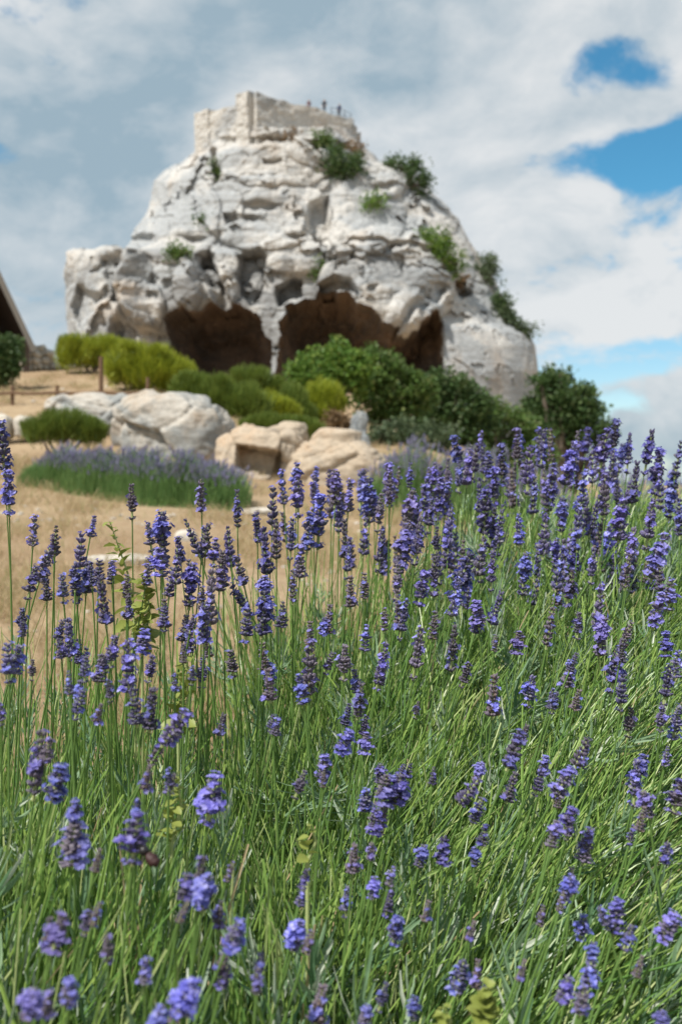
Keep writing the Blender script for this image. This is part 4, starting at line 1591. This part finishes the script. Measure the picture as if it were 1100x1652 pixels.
# spikes read off the photograph: px, py of the middle, length in px, tilt (deg, + to the right), kind
HERO = """5 722 85 0 b|15 796 74 3 b|213 810 58 0 d|325 800 60 0 m|383 822 66 0 m|90 872 52 5 d|72 912 66 18 m|130 896 72 4 d|52 940 58 14 d|102 950 50 0 d
122 930 48 0 m|160 925 44 5 d|167 970 88 -4 d|182 917 28 0 m|205 947 42 0 o|262 866 88 2 b|260 908 46 0 b|242 866 50 -8 d|285 912 70 3 d|310 866 66 -20 d
328 876 58 8 m|308 945 78 6 b|340 965 96 2 d|330 1005 78 3 m|360 920 66 0 d|370 890 60 -6 m|388 922 54 -14 m|415 852 48 -12 d|428 890 82 -4 d|440 826 80 2 d
446 872 70 0 m|472 946 58 0 o|485 906 60 4 m|390 970 60 -32 m|398 1010 58 4 d|425 990 78 4 b|455 992 48 4 d|265 1000 40 0 d|112 1030 68 0 d|138 1080 44 4 d
170 1072 30 0 d|112 1102 42 -4 d|14 1070 66 -3 d|28 1064 50 12 m|38 1015 26 0 m|2 1152 40 0 d|208 1078 92 0 m|232 1036 44 8 b|218 1140 66 -6 d|244 1145 78 8 d
282 1176 76 36 b|255 1212 58 30 o|282 1102 32 0 m|310 1090 32 6 d|296 1055 34 0 o|435 1106 54 -4 o|500 1080 96 2 b|486 1112 50 -10 m|522 1010 34 10 m|500 1022 42 0 o
62 1232 112 6 m|92 1264 66 18 b|122 1310 44 4 b|118 1362 74 6 b|222 1308 44 4 m|218 1354 80 6 b|342 1290 86 10 b|238 1256 46 12 o|522 1256 32 4 o|325 1402 54 6 m
330 1440 78 10 b|352 1472 46 14 m|377 1510 72 24 b|360 1550 54 22 o|95 1505 76 16 b|478 1510 58 14 b|50 1620 72 14 b|300 1608 82 26 b|258 1646 46 10 b|515 1620 70 12 o
155 1476 34 18 o|590 1200 36 6 b|590 1292 42 4 b|620 1276 52 10 b|642 1274 52 12 b|614 1322 60 12 o|570 1386 50 4 o|602 1434 38 4 b|688 1470 32 10 o|637 1502 48 8 b
760 1502 38 14 o|742 1576 62 14 m|588 1642 34 10 b|668 1628 34 4 b|772 1246 38 18 b|757 1276 60 34 d|828 1210 68 20 b|845 1184 34 16 d|877 1236 36 8 b|868 1264 44 16 d
935 1220 62 24 d|907 1266 64 26 b|1035 1234 36 6 b|1024 1264 76 4 m|1042 1298 48 -14 b|1034 1322 44 12 o|1092 1286 56 16 b|893 1346 48 14 b|917 1322 42 22 b|947 1354 42 16 m
1073 1376 42 10 m|915 1434 46 16 b|905 1456 34 14 o|873 1478 28 10 o|993 1480 60 10 b|974 1482 42 -24 d|1078 1496 56 20 b|950 1576 60 8 b|938 1614 52 8 b|1030 1560 38 16 o
1065 1650 40 12 b|1090 1166 60 6 m|1066 1160 46 0 d|1015 1166 50 8 d|795 1124 74 2 o|855 1116 54 8 m|888 1128 32 12 m|738 732 58 -14 b|755 756 60 6 b|766 746 58 6 d
788 752 46 -4 b|797 786 64 0 b|809 742 58 0 m|834 716 54 0 m|852 760 88 4 d|875 724 64 6 m|890 778 60 4 b|918 750 88 10 b|930 722 54 4 m|955 750 66 0 d
973 728 78 8 b|990 706 58 4 b|986 756 68 6 m|1013 732 66 2 m|1023 780 78 4 d|1045 730 88 6 m|1060 762 78 2 b|1093 740 62 8 m|1064 792 68 0 m|709 800 58 4 b
661 768 44 4 m|627 778 60 0 b|660 828 88 8 b|686 796 60 8 m|720 806 58 6 b|782 828 80 2 b|807 846 70 4 d|836 856 54 0 b|773 800 60 0 d|905 832 60 2 b
932 846 88 2 m|959 832 70 12 d|877 864 74 4 m|900 918 72 6 d|918 950 62 6 b|845 928 76 4 b|775 894 80 12 d|745 932 88 18 b|734 964 70 10 m|720 884 78 0 m
673 874 78 8 m|650 888 90 12 b|614 886 78 6 d|680 950 58 10 b|643 986 70 -4 o|770 992 48 -8 b|800 982 60 18 d|793 922 70 0 d|730 1046 80 4 m|673 1054 90 8 d
616 1072 74 12 m|798 1038 30 4 o|836 1038 38 6 b|886 1012 70 8 o|932 1010 44 4 m|966 978 78 4 m|970 1028 72 4 b|1002 1050 42 6 d|991 1082 76 10 b|1002 1118 62 4 d
1073 1040 42 4 b|1075 1106 68 10 d|1059 986 62 10 b|1079 960 52 6 b|1061 900 80 14 b|1047 846 96 4 d|1018 886 70 8 m|1011 922 62 4 o|1064 940 50 0 d|1095 836 66 0 m
955 914 60 4 d|1090 1072 50 4 m|479 772 50 2 b|481 802 68 0 b|456 788 60 -4 m|506 798 58 0 m|515 842 88 4 b|542 788 60 4 b|546 828 70 0 m|563 800 60 4 m
595 810 86 0 b|612 828 64 6 d|629 788 58 0 b|556 870 70 0 d|588 866 66 4 d|724 860 80 4 d|415 852 50 0 m|370 878 62 -6 d|470 870 70 4 d|497 860 66 4 b
356 924 60 4 m|588 946 46 0 o|561 906 60 4 d|565 956 54 0 o|530 1000 50 6 o|590 1030 48 4 m|700 1010 50 6 o|640 940 60 4 d|700 930 70 0 m|620 1000 40 0 o
555 1070 60 2 d|700 770 48 4 m|740 770 54 0 d|580 1130 64 6 m|575 1105 50 -8 d|650 1000 70 10 d|1000 840 70 4 b|975 800 72 2 b|860 800 66 0 m|940 790 64 4 m|1080 810 60 4 b"""
spikes = []
for tok in HERO.replace('\n', '|').split('|'):
    a = tok.split()
    spikes.append((float(a[0]), float(a[1]), float(a[2]), float(a[3]), a[4], 1.0))
rs = random.Random(99)
for k in range(100):          # the thicket behind, which the heads in front half hide
    px = rs.triangular(420, 1120, 960)
    py = rs.uniform(745, 900) if px < 700 else rs.uniform(715, 960)
    if px < 720:
        py = max(py, 780)
    spikes.append((px, py, rs.uniform(44, 70), rs.uniform(-6, 12), rs.choice('bmmddo'), rs.uniform(1.1, 1.3)))
for k in range(34):           # smaller heads standing between the big ones on the left
    spikes.append((rs.uniform(10, 470), rs.uniform(850, 1090), rs.uniform(34, 56), rs.uniform(-8, 12), rs.choice('bmddo'), rs.uniform(1.0, 1.2)))
for k in range(95):           # the planting goes on beyond both edges of the frame
    px = rs.uniform(1110, 1650) if k < 72 else rs.uniform(-260, -10)
    py = rs.triangular(720, 1600, 800) if px > 0 else rs.uniform(780, 1500)
    spikes.append((px, py, rs.uniform(36, 74), rs.uniform(-4, 18), rs.choice('bbmdo'), rs.uniform(.98, 1.15)))
for k in range(76):           # lower heads among the stalks on the near flank
    px, py = rs.uniform(60, 1090), rs.uniform(1000, 1630)
    spikes.append((px, py, rs.uniform(28, 54), rs.uniform(0, 25), rs.choice('odmbmd'), 1.02))


def place_spikes():
    rg = random.Random(31)
    for (px, py, ln, tilt, kind, far) in spikes:
        d = d_of(px, py) * far * rg.uniform(.96, 1.05)
        c = P(px, py, d)
        L = ln * d / FPX * .96
        if py > 1400 and px < 420:
            L *= .86
        L = min(max(L, .017), .082)
        fwd = rg.uniform(-.25, .12)
        ax = Vector((math.sin(R(tilt)), fwd, math.cos(R(tilt)))).normalized()
        b = c - ax * L * .5
        # root in the nearest plant that can carry this stem
        k = float(lean_dir(b.x, b.y))
        rx = b.x - k * .30 - ax.x * .12
        j = int(np.argmin((PX_ - rx) ** 2 + (PY_ - b.y) ** 2))
        g = plants[j].location
        ra, rr = rg.random() * 6.28, rg.uniform(.02, .10)
        f = .55
        root = Vector((g.x + (rx - g.x) * f + math.cos(ra) * rr, g.y + (b.y - g.y) * f + math.sin(ra) * rr, g.z - .01))
        h = b.z - root.z
        m2 = b - ax * h * .42
        m1 = Vector((root.x + (m2.x - root.x) * .35, root.y + (m2.y - root.y) * .35, root.z + h * .33))
        pts = []
        for t in np.linspace(0, 1, 8):
            t = float(t)
            pts.append(root * (1 - t) ** 3 + m1 * 3 * t * (1 - t) ** 2 + m2 * 3 * t * t * (1 - t) + b * t ** 3)
        pts = [p - g for p in pts]
        st = link('flower_stem', MB().tube(pts, [.0016, .0015, .0014, .0013, .0012, .0012, .0011, .0010], 5, 0, False).mesh('flower_stem', [M_FSTEM], True), plants[j])
        sp = link('flower_spike', rg.choice(SPK[kind]), st)
        q = ax.to_track_quat('Z', 'Y').to_matrix().to_4x4() @ Matrix.Rotation(rg.random() * 6.28, 4, 'Z')
        fat = 1.08 * {'b': 1.18, 'm': 1.0, 'd': .92, 'o': .95}[kind] * rg.uniform(.9, 1.1)
        fat *= min(1.6, max(.92, .053 / L))
        sp.matrix_local = Matrix.Translation(b - g) @ q @ Matrix.Diagonal((L * fat, L * fat, L, 1))


place_spikes()


# ------------------------------------------------------------------ weeds among the lavender
def leaf_shape(serr=0):
    n = 7
    v, f = [], []
    for i in range(n):
        t = i / (n - 1)
        w = .30 * math.sin(math.pi * min(1, t * .97 + .02)) ** .8 * (1 + (.22 if (serr and i % 2) else 0))
        z = -.22 * t * t
        v += [(-w, t, z + w * .35), (0, t, z), (w, t, z + w * .35)]
    for i in range(n - 1):
        a = i * 3
        f += [(a, a + 1, a + 4, a + 3), (a + 1, a + 2, a + 5, a + 4)]
    return mesh('leaf', np.array(v), np.array(f), [M_WEED], True)


LEAF, LEAF_S = leaf_shape(), leaf_shape(1)


def weed(label, px, py_top, py_low, d, n, size, seed, spread=1.0, lean=0):
    rg = random.Random(seed)
    top, low = P(px, py_top, d), P(px - lean, py_low, d)
    g = gz1(low.x, d)
    root = thing('weed', label, 'weed', (low.x, d, g), 'leafy weeds among the lavender')
    a = Vector((0, 0, -.02))
    t_ = top - root.location
    l_ = low - root.location
    st = link('stem', MB().tube([a, l_ * .6, l_, l_.lerp(t_, .5) + Vector((.006, .004, 0)), t_], [.0022, .002, .0018, .0014, .0006], 6).mesh('stem', [M_STALK], True), root)
    for i in range(n):
        t = i / (n - 1)
        p = l_.lerp(t_, t)
        o = link('leaf', LEAF_S if i % 2 else LEAF, root)
        an = i * 2.4 + rg.uniform(-.4, .4)
        o.location = p
        o.rotation_euler = (R(rg.uniform(-15, 60)), R(rg.uniform(-35, 35)), an)
        s = size * (1 - .55 * t) * rg.uniform(.75, 1.2)
        o.scale = (s * spread, s, s)


weed('upright bright green leafy weed rising before the white slab on the left', 178, 842, 1010, 1.25, 36, .027, 3, .9, -40)
weed('bushy bright green weed just right of the upright weed on the left', 236, 930, 1050, 1.22, 44, .027, 4, 1.1, 6)
weed('low leafy weed among the stalks left of centre', 300, 1060, 1190, 1.08, 34, .023, 5, 1.0, 12)
weed('sprawling leafy weed in the green shade below the left heads', 285, 1250, 1360, .86, 24, .016, 6, 1.1, 8)
weed('small yellowish weed in the lower middle of the stalks', 500, 1330, 1390, .80, 10, .014, 7, 1.2, 4)
weed('broad leaved yellow green weed at the bottom edge right of centre', 785, 1588, 1650, .68, 30, .014, 8, 1.5, 6)
weed('leafy weed at the bottom edge left of the broad leaved one', 715, 1622, 1680, .67, 16, .011, 9, 1.3, 4)


# ------------------------------------------------------------------ insect
def build_insect():
    d = d_of(245, 1386) * .98
    c = P(246, 1387, d)
    root = thing('insect', 'small dark red insect clinging under a violet head at the lower left', 'insect', c)
    v, f = ICO3
    b = v * np.array((.0058, .0042, .0040))
    b[:, 2] += .0008 * np.cos(v[:, 0] * 9)
    link('abdomen', mesh('abdomen', b, f, [M_RED], True), root)
    link('thorax', mesh('thorax', v * .0036 + np.array((.0088, 0, .0006)), f, [M_BLACK], True), root)
    link('head', mesh('head', v * .0024 + np.array((.0136, 0, 0)), f, [M_BLACK], True), root)
    for s in (1, -1):
        for k in range(3):
            x = .004 + k * .004
            pts = [(x, s * .003, -.001), (x + .002 * (k - 1), s * .008, .001), (x + .003 * (k - 1), s * .011, -.006)]
            link('leg', MB().tube(pts, .0004, 4).mesh('leg', [M_BLACK]), root)
        link('antenna', MB().tube([(.0155, s * .001, .001), (.019, s * .004, .004)], .0003, 4).mesh('antenna', [M_BLACK]), root)
    root.rotation_euler = (.2, -.5, 2.6)


build_insect()
